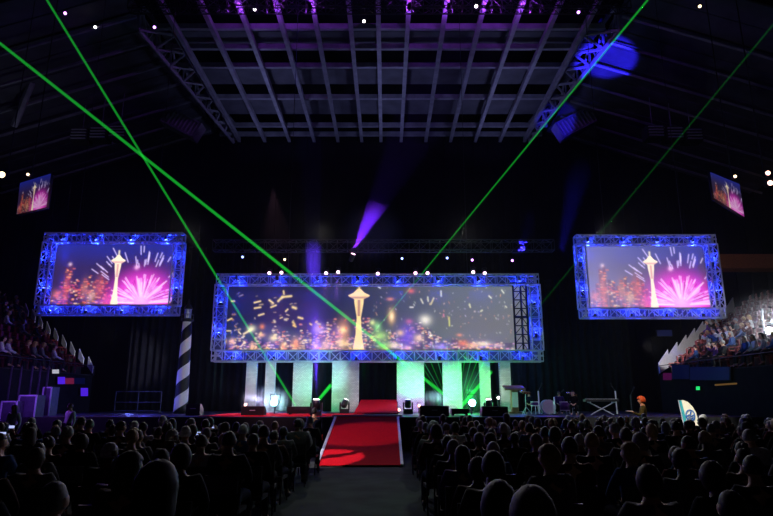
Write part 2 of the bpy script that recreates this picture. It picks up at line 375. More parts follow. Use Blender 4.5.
def skyline(P, rng, x0, x1, ytops, base, cols, dark):
    n = len(ytops); w = (x1 - x0) / n
    for i, yt in enumerate(ytops):
        xa = x0 + i * w; P.rect(xa, yt, xa + w * 0.95, base, dark, .6, 1.0)
        for k in range(int((base - yt) * w * 0.15)):
            x, y = rng.uniform(xa, xa + w), yt + (base - yt) * rng.random() ** 0.8
            P.dash(x, y, x + rng.uniform(.5, 2.0), y, rng.uniform(.5, .9), rng.choice(cols), rng.uniform(.5, 1))
def side_picture(haze_wash):
    P = Pic(0, 0, 118, 65, 1.8); rng = random.Random(3)
    t = P.Y / 65
    P.a[...] = np.array([44, 34, 74]) / 255
    P.mix(t * .5, (60, 34, 60)); P.mix(np.clip(1 - t * 2.6, 0, 1) * .8, (30, 42, 165))  # blue lamp wash along the top is painted into the sky
    if haze_wash: P.mix(0.45 * np.clip(1.1 - P.X / 150, 0, 1), (150, 150, 185))  # stage haze before the screen is painted over the picture
    tops = [52, 46, 40, 26, 22, 36, 38, 42, 36, 33, 40, 38, 30, 30, 44, 46]
    skyline(P, rng, 1, 62, tops, 65, [(235, 110, 70), (255, 190, 120), (220, 70, 60), (255, 225, 170), (200, 80, 100)], (70, 24, 40))
    for x, y, rx, ry, c in ((8, 52, 5, 5, (220, 120, 120)), (16, 47, 3.5, 16, (215, 90, 70)), (33, 47, 4, 10, (200, 120, 90)), (47, 45, 5, 13, (190, 90, 80)), (40, 54, 4, 6, (240, 190, 130)), (17, 23, 2, 2, (255, 220, 230)), (55, 58, 4, 6, (230, 110, 120))): P.blob(x, y, rx, ry, c, .75)
    fx, fy = 87, 60
    P.blob(fx, fy - 4, 32, 29, (240, 36, 200), .97, 4.0); P.blob(fx, fy - 3, 23, 19, (255, 110, 230), .9)
    for k in range(70):
        an = rng.uniform(PI * 1.0, PI * 2.0); r0, r1 = rng.uniform(6, 18), rng.uniform(19, 32)
        P.dash(fx + r0 * math.cos(an), fy + r0 * .9 * math.sin(an), fx + r1 * math.cos(an), fy + r1 * .9 * math.sin(an), rng.uniform(.45, .8), (255, rng.randint(165, 235), 250), .8)
    for k in range(24):
        an = rng.uniform(PI * 1.0, PI * 2.0); r0, r1 = rng.uniform(4, 14), rng.uniform(16, 28)
        P.dash(fx + r0 * math.cos(an), fy + r0 * .9 * math.sin(an), fx + r1 * math.cos(an), fy + r1 * .9 * math.sin(an), .5, (170, 10, 140), .6)
    for k in range(44):
        an = rng.uniform(PI * 1.14, PI * 1.88); r0 = rng.uniform(34, 54); r1 = r0 + rng.uniform(3, 10)
        P.dash(fx + r0 * math.cos(an), fy + r0 * math.sin(an), fx + r1 * math.cos(an), fy + r1 * math.sin(an), .6, (225, 205, 255), .85)
    P.blob(80, 26, 2.5, 2.5, (255, 190, 240), .9)
    P.blob(fx, fy - 4, 13, 11, (255, 205, 245), .75)
    P.tower(62, 14, 65, 14, (255, 238, 205), (200, 120, 130))
    if haze_wash:
        m = 0.38 * np.clip(1.15 - P.X / 75, 0, 1) * np.clip(0.35 + t, 0, 1); P.mix(m, (190, 188, 215))  # paler haze painted in towards the stage-centre end
    return np.clip(P.a, 0, 1)
def main_picture():
    P = Pic(225, 284, 533, 354, 1.7); rng = random.Random(11)
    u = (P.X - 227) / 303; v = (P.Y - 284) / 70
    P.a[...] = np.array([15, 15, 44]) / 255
    P.mix(np.clip((u - .28) * 2.2, 0, 1), (92, 96, 108)); P.mix(np.clip((u - .72) * 3, 0, .8), (108, 114, 124))  # grey towards the lectern end is stage haze painted into the sky
    P.blob(395, 345, 70, 22, (84, 96, 90), .6); P.blob(480, 330, 55, 22, (120, 104, 104), .5)
    P.blob(312, 335, 16, 40, (84, 46, 190), .75); P.blob(278, 320, 26, 26, (70, 40, 110), .6)  # violet lamp wash on the screen, painted into the picture
    tops = [338, 334, 340, 332, 336, 325, 330, 334, 322, 332, 326, 318, 330, 336, 318, 316, 328, 334, 330, 336, 326, 322, 328, 334, 340, 338, 342, 340, 338, 342, 340, 341]
    skyline(P, rng, 228, 512, tops, 352, [(255, 190, 130), (255, 225, 170), (235, 130, 110), (255, 240, 210), (225, 150, 200)], (74, 50, 92))
    gold = (255, 222, 150)
    for x, y, dx, dy, r in ((253, 302.5, 6, -1.5, 1), (253.5, 308, 6, -1, 1), (258, 315, 5, -1.5, 1), (268, 300, 4, 3, 1.2), (270, 307, 5, -2, 1), (277, 301, 4, -4, 1.4), (281, 297, 9, -1, 1.3), (282, 291, .5, 3, 1), (292, 307, 3, 1, 1.6), (298, 317, 4, 1, 1.2), (285, 311, 2, -2, .9), (244, 333, 7, -4, 1.2), (227, 320, 4, -2, .9), (230, 301, 3, 0, .8), (226, 330, 5, 0, .7), (242, 345, 3, -4, .9), (239, 331, 2, 2, .9)):
        P.dash(x, y, x + dx, y + dy, r, gold, .95)
    for x, y, rx, ry, c in ((251.5, 328, 5, 4, (255, 246, 190)), (262, 326, 3, 3, (240, 130, 90)), (274, 337, 5, 4, (255, 230, 150)), (262, 334, 4, 2.4, (255, 180, 130)), (253, 346, 3, 5, (255, 200, 150)), (284, 344, 4, 4, (255, 200, 110)), (296, 343, 4.5, 7, (255, 160, 110)), (233, 340, 3.5, 4, (255, 190, 140)), (226, 340, 2, 3, (255, 190, 120)), (343, 330, 7, 12, (235, 150, 120)), (343, 329, 4, 3, (255, 240, 170)), (342, 342, 6, 5, (255, 220, 140)), (326, 344, 6, 6, (240, 190, 150)), (318, 328, 6, 6, (215, 170, 240)), (316, 345, 5, 6, (200, 150, 250)),
                          (391.5, 316, 4, 8, (255, 190, 120)), (391.5, 316, 2, 4, (255, 240, 190)), (425, 319.5, 6.5, 5.5, (255, 246, 226)), (411, 291, 4, 2.5, (225, 100, 110)), (390, 299, 4, 1.8, (225, 130, 120)), (409, 321, 3.5, 2.5, (230, 110, 130)), (407, 334, 10, 13, (112, 76, 210)), (418, 337, 5, 4, (240, 200, 180)), (400, 332, 4, 3, (240, 190, 160)), (380, 335, 8, 5, (170, 225, 110)), (384, 344, 8, 4, (120, 200, 90)), (377, 326, 4, 5, (150, 225, 130)), (372, 322, 3, 3, (230, 240, 150)), (394, 344, 7, 3, (250, 220, 180)), (407, 347, 5, 3, (245, 180, 220)), (462, 342, 6, 3.2, (235, 120, 100)), (482, 342.5, 8, 3, (255, 236, 190)), (472, 344, 6, 2.6, (255, 190, 150)), (511, 349.5, 6, 2.2, (240, 236, 250)), (497, 344, 5, 2, (215, 170, 190)), (440, 346, 9, 4, (150, 130, 200)), (459, 334, 3, 1.5, (235, 140, 110))):
        P.blob(x, y, rx, ry, c, .9)
    for x, y, dx, dy, c in ((421, 299, 2, 4, (230, 220, 190)), (431, 304, 3, -6, (235, 215, 140)), (428, 297, .3, 4, (230, 225, 190)), (441.5, 291, 0, 5, (225, 225, 210)), (449, 317, .2, 8, (215, 215, 110)), (443.5, 314, .3, 2, (225, 120, 150)), (470, 304, .6, 3, (235, 225, 150)), (481, 311, 1.5, -1, (230, 225, 190)), (490, 296, 2, 2, (235, 235, 210)), (503, 290, 2, 3, (230, 230, 215)), (506, 306, 1, 1, (220, 215, 190)), (410, 307, 3, 0, (235, 225, 225)), (393, 285, 2, 0, (240, 215, 225)), (378, 287, 2, 1, (235, 235, 250))):
        P.dash(x, y, x + dx, y + dy, .8, c, .9)
    for k in range(150):
        x, y = rng.uniform(372, 514), rng.uniform(286, 345)
        P.dash(x, y, x + rng.uniform(-.8, .8), y + rng.uniform(0, 1.4), rng.uniform(.4, .7), rng.choice([(225, 225, 215), (235, 190, 150), (220, 200, 235), (230, 150, 130)]), rng.uniform(.3, .75))
    for k in range(70):
        x, y = rng.uniform(229, 352), rng.uniform(308, 350); y = 350 - (350 - y) * rng.random() ** .5
        P.dash(x, y, x + rng.uniform(-1, 3), y + rng.uniform(-1, 2), rng.uniform(.5, 1.3), rng.choice([(255, 210, 120), (255, 180, 90), (240, 110, 80), (255, 235, 180)]), rng.uniform(.5, .95))
    for k in range(16): x, y = rng.uniform(232, 300), rng.uniform(294, 325); P.dash(x, y, x + rng.uniform(1, 4), y + rng.uniform(-2, 1), rng.uniform(.5, .9), gold, rng.uniform(.4, .8))
    P.tower(358.5, 289, 352, 22, (255, 222, 150), (150, 90, 90))
    return np.clip(P.a, 0, 1)
def screen_mesh(name, corners, pic, m, back_m, label, thick, nrm=(0, 1, 0), gap=.01):
    """a lit panel: the picture sits on the vertices of a fine front face, a box closes the back"""
    tl, tr, br, bl = [Vector(c) for c in corners]; h, w = pic.shape[:2]
    me = bpy.data.meshes.new(name); vs = []
    for j in range(h):
        a, b = tl.lerp(bl, j / (h - 1)), tr.lerp(br, j / (h - 1))
        vs += [a.lerp(b, i / (w - 1)) for i in range(w)]
    base = (tl + tr + br + bl) / 4
    fs = [(j * w + i, (j + 1) * w + i, (j + 1) * w + i + 1, j * w + i + 1) for j in range(h - 1) for i in range(w - 1)]
    me.from_pydata([v - base for v in vs], [], fs); me.materials.append(m)
    at_ = me.color_attributes.new('picture', 'FLOAT_COLOR', 'POINT')
    lin = np.concatenate([to_lin(pic), np.ones((h, w, 1))], axis=2).astype(np.float32)
    at_.data.foreach_set('color', lin.ravel())
    o = link(bpy.data.objects.new(name, me)); o.location = base
    tag(o, label, 'screen')
    n = Vector(nrm)
    MB().slab([tl + n * gap, tr + n * gap, br + n * gap, bl + n * gap], n * thick).build('back_panel', back_m, o)
    return o
SCR = screen_mat('projected_picture', 1.12); SCR2 = screen_mat('side_screen_picture', 1.2)
def rect_at(x0, x1, y0, y1, Y):                # frontal rectangle through pixel extents at depth Y
    xm, ym = (x0 + x1) / 2, (y0 + y1) / 2
    xl, xr, zt, zb = at(x0, ym, Y).x, at(x1, ym, Y).x, at(xm, y0, Y).z, at(xm, y1, Y).z
    return [Vector((xl, Y, zt)), Vector((xr, Y, zt)), Vector((xr, Y, zb)), Vector((xl, Y, zb))]
YS = 32.4
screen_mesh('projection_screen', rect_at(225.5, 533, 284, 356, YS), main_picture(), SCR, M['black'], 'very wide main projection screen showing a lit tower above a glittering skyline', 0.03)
LP, RP = side_picture(False), side_picture(True)
screen_mesh('projection_screen', rect_at(51, 176.5, 241, 308, YS), LP, SCR2, M['black'], 'smaller projection screen hanging above the striped lighthouse', 0.03)
screen_mesh('projection_screen', rect_at(585, 712, 242, 310, YS), RP, SCR2, M['black'], 'smaller projection screen hanging above the lectern-side stand', 0.03)
# truss frames round the screens, with blue uplights
BLUE = (0.010, 0.028, 1.0)
def frame_truss(x0, x1, y0, y1, w, label, nb, power, extra=None, Y=YS - 0.45):
    tl, tr, br, bl = rect_at(x0, x1, y0, y1, Y); h = w / 2
    t = thing('screen_truss', ((tl.x + tr.x) / 2, Y, bl.z), label, 'truss frame', 'truss frames round the screens')
    X, Z, D = Vector((1, 0, 0)), Vector((0, 0, 1)), Vector((0, 1, 0))
    for a, b, up, nm in ((tl + Vector((.05, 0, -h)), tr + Vector((-.05, 0, -h)), Z, 'top_truss'), (bl + Vector((.05, 0, h)), br + Vector((-.05, 0, h)), Z, 'bottom_truss'),
                         (bl + Vector((h, 0, w)), tl + Vector((h, 0, -w)), X, 'side_truss'), (br + Vector((-h, 0, w)), tr + Vector((-h, 0, -w)), X, 'side_truss')):
        truss(MB(), a, b, w, up, D, 0.042, 0.027).build(nm, M['alu'], t)
    q = MB(); yb = Y + h + .03
    for u0, u1, v0, v1 in ((tl.x, tr.x, tl.z - w, tl.z), (tl.x, tr.x, bl.z, bl.z + w)): q.box(((u0 + u1) / 2, yb, (v0 + v1) / 2), (u1 - u0, .012, v1 - v0))
    for k, (pa, pb) in enumerate(((bl, tl), (br, tr))):
        s_ = 1 if k == 0 else -1; q.slab([pa + Vector((0, h + .024, w)), pa + Vector((s_ * w, h + .024, w)), pb + Vector((s_ * w, h + .024, -w)), pb + Vector((0, h + .024, -w))], (0, .012, 0))
    q.build('light_catcher', M['catcher'], t)  # pale backing added behind the lattice to catch the blue lamp light
    for c in (tl + Vector((h, 0, -h)), tr + Vector((-h, 0, -h)), br + Vector((-h, 0, h)), bl + Vector((h, 0, h))):
        q = MB().box(c + Vector((0, -h - .03, 0)), (w * .9, .02, .1)); q.box(c + Vector((0, -h - .03, 0)), (.1, .02, w * .9)); q.bar(c + Vector((0, -h - .03, 0)), c + Vector((0, h, 0)), .03, 5); q.build('corner_plate', M['alu'], t)
    for k in (0.22, 0.78):                     # hoist chains up to the roof
        p = tl.lerp(tr, k); MB().bar(p, (p.x, p.y, H), 0.018, 4).build('hoist_chain', M['darksteel'], t)
    return tl, tr, br, bl
n_led = 0
def led(p, power, d, where):
    global n_led
    par_can('uplight', p, p + d, 'blue', 'blue LED uplight on the %s' % where, s=0.85)
    lamp('POINT', p + d.normalized() * 0.24, BLUE, power * 1.15, size=0.06)
tl, tr, br, bl = frame_truss(214.5, 540.5, 275, 361.5, 0.56, 'long blue-lit truss frame round the main screen', 7, 60)
up, dn = Vector((0, 0.12, 1)), Vector((0, 0.12, -1))
for i in range(8):
    k = (i + .5) / 8
    led(bl.lerp(br, k) + Vector((0, -.1, .16)), 42, Vector((0.3, .25, 1)), 'bottom truss of the main screen, %s from the lighthouse' % ORD[i])
for i in range(8):
    k = (i + .5) / 8
    led(tl.lerp(tr, k) + Vector((0, .0, -.2)), 40, Vector((0.3, .5, -1)), 'top truss of the main screen, %s from the lighthouse' % ORD[i])
for s, p0, p1, nm in ((1, bl, tl, 'lighthouse-side upright'), (-1, br, tr, 'lectern-side upright')):
    for i in range(2):
        led(p0.lerp(p1, .3 + .35 * i) + Vector((s * .28, 0, 0)), 40, Vector((0, -.1, 1)), '%s of the main screen, %s' % (nm, ('lower', 'upper')[i]))
for x0, x1, y0, y1, nm in ((41, 182, 234, 315, 'lighthouse-side'), (577, 719, 236, 318, 'lectern-side')):
    tl, tr, br, bl = frame_truss(x0, x1, y0, y1, 0.5, 'vivid blue truss frame round the %s screen' % nm, 4, 70)
    for i in range(4):
        k = (i + .4) / 4
        led(bl.lerp(br, k) + Vector((0, -.1, .12)), 55, Vector((0.3, .1, 1)), 'bottom truss of the %s screen, %s from its outer corner' % (nm, ORD[i if x0 < 300 else 3 - i]))
        led(tl.lerp(tr, k) + Vector((0, .1, -.18)), 60, Vector((0.35, .35, -1)), 'top truss of the %s screen, %s from its outer corner' % (nm, ORD[i if x0 < 300 else 3 - i]))
    for s, p0, p1, sd in ((1, bl, tl, 'lighthouse-facing'), (-1, br, tr, 'lectern-facing')):
        for i in range(2): led(p0.lerp(p1, .3 + .35 * i) + Vector((s * .25, 0, 0)), 45, Vector((0, -.1, 1)), '%s upright of the %s screen, %s' % (sd, nm, ('lower', 'upper')[i]))
# dark ladder truss in front of the lectern end of the main screen
a, b = at(522.5, 352, YS - .2), at(522.5, 283, YS - .2)
t = MB()
for dx in (-.34, 0.06, .36): t.bar((a.x + dx, a.y, a.z), (a.x + dx, a.y, b.z), 0.055, 5)
for k in range(9):
    z = a.z + (b.z - a.z) * k / 8
    t.bar((a.x - .34, a.y, z), (a.x + .36, a.y, z), 0.035 if k != 4 else .07, 5)
    if k < 8: t.bar((a.x - .34, a.y, z), (a.x + .06, a.y, z + (b.z - a.z) / 8), 0.03, 4); t.bar((a.x + .06, a.y, z + (b.z - a.z) / 8), (a.x + .36, a.y, z), 0.03, 4)
tag(t.build('ladder_truss', M['black']), 'black upright ladder truss before the plain end of the main screen', 'truss')
# dark lighting truss above the main screen
a, b = at(214, 246, 31), at(553, 246, 31); b.z = a.z = at(386, 246, 31).z
tr_ = MB(); truss(tr_, a, b, 0.55, (0, 0, 1), (0, 1, 0), 0.034, 0.02)
tag(tr_.build('lighting_truss', M['darksteel']), 'dim grey lighting truss hanging above the main screen', 'truss')
for i, (px, py, le) in enumerate(((243, 256.5, 'blue'), (285, 259, 'warm'), (352, 257.5, 'pink'), (402, 258, 'blue'), (447, 257.5, 'blue'), (472, 259.5, 'purple'), (512, 260, 'purple'))):
    p = at(px, py, 31)
    MBt = par_can('spotlight', p, p + (Vector((.38, -.25, 1)) if i == 2 else Vector((0, -1, -.55))), le, ['dim lamp under the grey truss near its lighthouse end', 'dim warm lamp under the grey truss, second along', 'pink spotlight throwing a violet fan upward', 'dim lamp under the grey truss just past its middle', 'bluish lamp under the grey truss, second past its middle', 'violet lamp under the grey truss, third past its middle', 'violet lamp under the grey truss at its lectern end'][i], s=.75 if i != 2 else 1.4)
for i, (px, py) in enumerate(((270, 272), (282, 271.5), (326.5, 272), (338.5, 271), (378, 272.5), (415.5, 272), (427.5, 272), (473, 271), (484.5, 272))):
    p = at(px, py, YS - .8)
    par_can('spotlight', p, p + Vector((-.05, -.75, -.55)), 'pink', 'glowing pink spotlight on top of the main screen truss, %s from the lighthouse' % ORD[i], group='pink lights on the main truss', s=1.1)
    aim = at(px + (-4 if i < 4 else 2), 352, YS)
    lamp('SPOT', p + Vector((0, -.25, -.2)), (0.45, 0.15, 1.0), (420, 420, 1900, 1900)[i] if i < 4 else 60, aim=aim, angle=17, blend=0.7, size=0.05)
# ------------------------------------------------------------------ stage things
moving_spot = at(352, 257.5, 31)
# floor monitors and laser boxes
def wedge(px0, px1, pt, Y, label, nm='floor_monitor', cat='speaker', group=None):
    a, b = at(px0, 410, Y), at(px1, 410, Y); zt = at((px0 + px1) / 2, pt, Y).z; xm = (a.x + b.x) / 2; w = b.x - a.x; h = zt - DECK
    t = thing(nm, (xm, Y, DECK), label, cat, group)
    MB().slab([(a.x, Y, DECK), (a.x, Y + .55, DECK), (a.x, Y + .5, DECK + h * .55), (a.x, Y + .2, DECK + h), (a.x, Y, DECK + h)], (w, 0, 0)).build('cabinet', M['rubber'], t)
    MB().slab([(a.x + .04, Y + .53, DECK + h * .55), (a.x + .04, Y + .23, DECK + h * 1.0), (a.x + .04, Y + .24, DECK + h * 1.03), (a.x + .04, Y + .55, DECK + h * .58)], (w - .08, 0, 0)).build('speaker_grille', M['darksteel'], t)
    MB().path([(xm - .1, Y - .005, DECK + h * .6), (xm - .1, Y - .04, DECK + h * .6), (xm + .1, Y - .04, DECK + h * .6), (xm + .1, Y - .005, DECK + h * .6)], .012, 5).build('handle', M['alu'], t)
    return t
wedge(241, 264, 406.5, 24.6, 'black floor monitor before the cyan floor light, lighthouse side of the ramp')
wedge(420, 449, 406, 24.0, 'broad black floor monitor just beside the ramp, lectern side')
wedge(482, 508, 406.5, 24.0, 'black floor monitor in front of the lectern')
wedge(186, 200, 404, 25.5, 'black floor monitor at the foot of the striped lighthouse')
def laser_box(px0, px1, pt, Y, label):
    a, b = at(px0, 410, Y), at(px1, 410, Y); zt = at(300, pt, Y).z; xm = (a.x + b.x) / 2; w = b.x - a.x
    t = thing('laser_projector', (xm, Y, DECK), label, 'laser projector')
    MB().box((xm, Y, (DECK + zt) / 2 + .03), (w, .5, zt - DECK - .06)).build('housing', M['rubber'], t)
    q = MB()
    for sx in (-1, 1): q.box((xm + sx * w * .4, Y, DECK + .03), (.08, .4, .06))
    q.build('foot', M['black'], t)
    MB().box((xm, Y - .26, zt - .09), (w * .5, .03, .08)).build('output_window', M['darksteel'], t)
laser_box(288, 314, 406.5, 26, 'wide black laser box, source of the two crossing beams on the lighthouse side')
laser_box(451, 468, 408.5, 25.4, 'black laser box under the green laser fan')
for px, py, Y, le, lb in ((344.5, 411.5, 28.5, 'white', 'small moving head light beside the rear ramp, lighthouse side'), (316, 414.5, 24, 'white', 'glowing moving head light at the corner between laser box and ramp'),
                          (408, 411.5, 28, 'blue', 'small moving head light before the wide panel, lectern side of rear ramp'), (489, 410, 27, 'white', 'moving head light between lectern and laser fan')):
    p = at(px, py, Y); p.z = DECK
    moving_head('moving_head_light', p, p + (Vector((0, 0, 5)) if px != 344.5 else Vector((.5, 1, 2))), le, lb, s=1.25)
for px, py, Y, tint, lb, pw, c in ((275, 403, 27.5, 'cyan', 'blazing cyan floor light before the second narrow panel', 130, (.45, .85, 1)), (471.5, 403.5, 27.5, 'cyan', 'blazing cyan floor light beside the green laser fan', 120, (.25, 1, .6)),
                                   (419, 406, 29, 'amber', 'tiny warm footlight before the wide panel near the rear ramp', 3, (1, .6, .8)), (399, 410, 29, 'amber', 'tiny warm footlight at the lectern-side edge of the rear ramp', 3, (1, .6, .8)),
                                   (246, 405, 29, 'amber', 'small warm footlight at the outermost narrow panel', 25, (1, .5, .7)), (498, 398, 29.5, 'white', 'small white lamp between the two narrow panels near the lectern', 6, (.7, .8, 1))):
    p = at(px, py, Y)
    t = par_can('floor_light', p, p + Vector((0, -1, .12)), tint, lb, s=1.9 if pw > 50 else .8)
    MB().bar((p.x, p.y + .05, DECK), (p.x, p.y + .05, p.z - .08), .03, 6).build('stand_post', M['darksteel'], t)
    lamp('POINT', p + Vector((0, -.5 if pw < 50 else .5, .1)), c, pw, size=.08)
# coloured wash on stage
lamp('POINT', at(262, 400, 29.5), (.75, .2, 1.0), 18, size=.15)
lamp('POINT', at(430, 400, 30.3), (.85, .1, 1.0), 80, size=.15)
lamp('POINT', at(408, 395, 30.6), (.25, .15, 1.0), 50, size=.15)
lamp('SPOT', at(462, 405, 27), (.02, 1, .13), 2800, aim=at(472, 378, 34), angle=34, blend=1, size=.2)
lamp('SPOT', at(440, 404, 29), (.02, 1, .12), 1500, aim=at(411, 380, 32), angle=36, blend=1, size=.2)
lamp('SPOT', at(440, 404, 29), (.02, 1, .2), 1000, aim=at(440, 376, 34), angle=46, blend=1, size=.2)
lamp('SPOT', at(310, 407, 27), (.03, .9, .15), 700, aim=at(322, 390, 33), angle=40, blend=1, size=.15)
lamp('POINT', at(519, 372, 33), (.1, .3, 1), 60, size=.2)
for px in (258, 283, 322): lamp('POINT', at(px, 385, 33.5), (.05, .12, 1), 26, size=.2)
for x0, x1, w_, d_ in panels:
    c_ = at((x0 + x1) / 2, 388, 32)
    lamp('SPOT', (c_.x, 13.5, 7.2), (1, .98, .96), 3200, aim=(c_.x, 32, 2.35), angle=6.6, blend=.35, size=.05)
# red carpet lights
lamp('SPOT', (-6.5, 16, 9.2), (1, .75, .8), 1700, aim=(-.7, 20.5, .6), angle=17, blend=.4, size=.1)
lamp('SPOT', (-9.5, 13, 9.0), (1, .8, .85), 8200, aim=(-1.75, 17.75, .15), angle=7.6, blend=.06, size=.04)
lamp('SPOT', (-1, 22, 9), (1, .65, .7), 2100, aim=(-.7, 30, 1.5), angle=20, blend=.4, size=.1)
lamp('SPOT', (-4, 20, 9), (1, .5, .75), 2600, aim=(-4.2, 26, 1.15), angle=40, blend=.4, size=.1)
# striped lighthouse
b0, b1 = at(180.5, 412, 29), at(188.5, 322, 29); zt = at(188, 301, 29).z; x0 = b0.x; 
t = thing('lighthouse_prop', (x0, 29, DECK), 'tall lighthouse prop with black and white spiral stripes and lantern top', 'lighthouse')
def spiral():
    m = bpy.data.materials.new('spiral_stripes'); m.use_nodes = True; nt = m.node_tree; b = nt.nodes['Principled BSDF']
    tc = nt.nodes.new('ShaderNodeTexCoord'); sp = nt.nodes.new('ShaderNodeSeparateXYZ'); nt.links.new(tc.outputs['Object'], sp.inputs[0])
    def mth(op, a, c):
        n = nt.nodes.new('ShaderNodeMath'); n.operation = op
        for i, v in enumerate((a, c)):
            if v is None: continue
            if isinstance(v, (int, float)): n.inputs[i].default_value = v
            else: nt.links.new(v, n.inputs[i])
        return n.outputs[0]
    ang = mth('DIVIDE', mth('ARCTAN2', sp.outputs[1], sp.outputs[0]), 2 * PI)
    ph = mth('FRACT', mth('ADD', mth('ADD', mth('MULTIPLY', sp.outputs[2], 0.80), mth('MULTIPLY', ang, -1.0)), 3.05), None)
    st = mth('GREATER_THAN', ph, 0.5)
    mx = nt.nodes.new('ShaderNodeMix'); mx.data_type = 'RGBA'; nt.links.new(st, mx.inputs[0])
    mx.inputs[6].default_value = srgb(14, 14, 16); mx.inputs[7].default_value = srgb(226, 226, 230); nt.links.new(mx.outputs[2], b.inputs['Base Color'])
    b.inputs['Roughness'].default_value = .6
    return m
hh = b1.z - DECK
MB().lathe([(.34, 0), (.32, .3), (.24, hh * .8), (.21, hh)], 32, (x0, 29, DECK)).build('tower_shaft', spiral(), t, True)
MB().lathe([(.21, hh), (.30, hh + .06), (.30, hh + .14), (.2, hh + .16)], 24, (x0, 29, DECK)).build('gallery', M['black'], t, True)
MB().lathe([(.17, hh + .14), (.17, hh + .62)], 12, (x0, 29, DECK)).build('lantern_glass', mat('lantern_pane', (120, 130, 190), .2), t)
MB().lathe([(.22, hh + .62), (.2, hh + .68), (.06, hh + .9), (.02, zt - DECK + .1)], 16, (x0, 29, DECK)).build('lantern_roof', M['black'], t, True)
q = MB()
for k in range(10):
    a = 2 * PI * k / 10; q.bar((x0 + .28 * math.cos(a), 29 + .28 * math.sin(a), DECK + hh + .12), (x0 + .28 * math.cos(a), 29 + .28 * math.sin(a), DECK + hh + .36), .012, 4)
    c = 2 * PI * (k + 1) / 10; q.bar((x0 + .28 * math.cos(a), 29 + .28 * math.sin(a), DECK + hh + .36), (x0 + .28 * math.cos(c), 29 + .28 * math.sin(c), DECK + hh + .36), .012, 4)
q.build('gallery_rail', M['darksteel'], t)
lamp('SPOT', (x0 + 3.5, 17, 6.5), (.85, .85, 1), 900, aim=(x0, 29, 3.7), angle=23, size=.1)
lamp('POINT', (x0 - 1.4, 28.2, 2.5), (.1, .1, 1), 50, size=.1)
# stage-end handrails
a, b = at(114, 413.5, 30), at(160, 413.5, 30); zt = at(137, 391.5, 30).z
t = thing('guard_rail', ((a.x + b.x) / 2, 30, DECK), 'blue-lit metal guard rail on the stage end by the lighthouse', 'railing')
for k in range(3): MB().bar((a.x + (b.x - a.x) * k / 2, 30, DECK), (a.x + (b.x - a.x) * k / 2, 30, zt), .024, 6).build('rail_post', M['darksteel'], t)
for z in (zt, (DECK + zt) / 2, DECK + .1): MB().bar((a.x, 30, z), (b.x, 30, z), .022, 6).build('cross_rail', M['darksteel'], t)
lamp('POINT', ((a.x + b.x) / 2, 29, 1.6), (.15, .2, 1), 24, size=.1)
# lectern
a, b = at(509.5, 411.5, 29), at(520.5, 411.5, 29); zt = at(512, 386, 29).z; xm = (a.x + b.x) / 2
t = thing('lectern', (xm, 29, DECK), 'wooden lectern with broad slanted top on the stage', 'lectern')
MB().slab([(a.x + .1, 28.85, DECK), (b.x - .1, 28.85, DECK), (b.x - .1, 29.2, DECK), (a.x + .1, 29.2, DECK)], (0, 0, zt - DECK - .12)).build('pedestal', M['wood'], t)
MB().box((xm, 28.83, (DECK + zt) / 2), ((b.x - a.x) * .5, .03, (zt - DECK) * .55)).build('front_panel', M['white'], t)
MB().slab([(xm - .48, 28.7, zt - .2), (xm - .48, 29.35, zt - .02), (xm - .48, 29.35, zt + .04), (xm - .48, 28.7, zt - .12)], (.96, 0, 0)).build('reading_top', M['wood'], t)
MB().box((xm, 29, DECK + .04), (b.x - a.x + .1, .6, .08)).build('base_plinth', M['wood'], t)
MB().path([(xm, 29.3, zt), (xm, 29.2, zt + .25), (xm - .05, 29.05, zt + .33)], .012, 5).build('microphone', M['black'], t)
lamp('SPOT', (xm - 2, 24, 8), (.8, .85, 1), 110, aim=(xm, 29, 1.9), angle=22, size=.1)
# ------------------------------------------------------------------ laser beams: straight shafts of light in the haze
G = (.03, 1.0, .10)
B1, B2, B3, B4 = beam_mat('green_laser_light', (.02, 1.0, .07), 3.0), beam_mat('green_laser_light_soft', (.02, 1.0, .08), 2.4), beam_mat('green_laser_light_faint', (.03, 1.0, .10), .45), beam_mat('cyan_laser_light', (.10, 1.0, .45), 3.0)
def beam(a, b, r, m, label, group=None, r2=None):
    return tag(MB().bar(a, b, r, 10, r2).build('laser_beam', m), label, 'laser beam', group)
beam(at(296, 406, 26), at(42, -8, 17), .05, B1, 'green laser beam climbing steeply from laser box past the lighthouse-side screen', r2=.04)
beam(at(460, 407, 25.4), at(-8, 37, 15), .075, B1, 'long green laser beam crossing the main screen tower and rising over the lighthouse side', r2=.045)
beam(at(313, 406, 26), at(651, -4, 18), .022, B1, 'green laser beam rising past the tower to the blue lit roof girder', r2=.042)
beam(at(455, 408, 25.4), at(782, 14, 18), .028, B3, 'faint green laser beam rising over the lectern-side screen', r2=.035)
beam(at(313, 406.5, 25.9), at(331, 385, 27), .07, B1, 'short bright green beam over the moving head near the ramp', r2=.09)
beam(at(459, 409, 25.3), at(491.5, 371.5, 27), .085, B1, 'short bright green beam striking the narrow panel near the lectern', r2=.08)
n = 0
for x0, x1, y1 in ((446, 401, 350), (447, 409, 347), (448, 416, 349), (449, 424, 347), (450, 433, 345), (452, 441, 348), (453, 447, 346), (455, 453, 349), (457, 459, 347), (458, 466, 351), (460, 473, 352), (461, 479, 356), (462, 484, 362)):
    beam(at(x0, 404, 25.4), at(x1, y1, 28), .012, B4 if n % 2 == 0 else B2, 'thin cyan-green ray of the laser fan, %s from the ramp side' % ORD[n], 'rays of the laser fan', r2=.028); n += 1
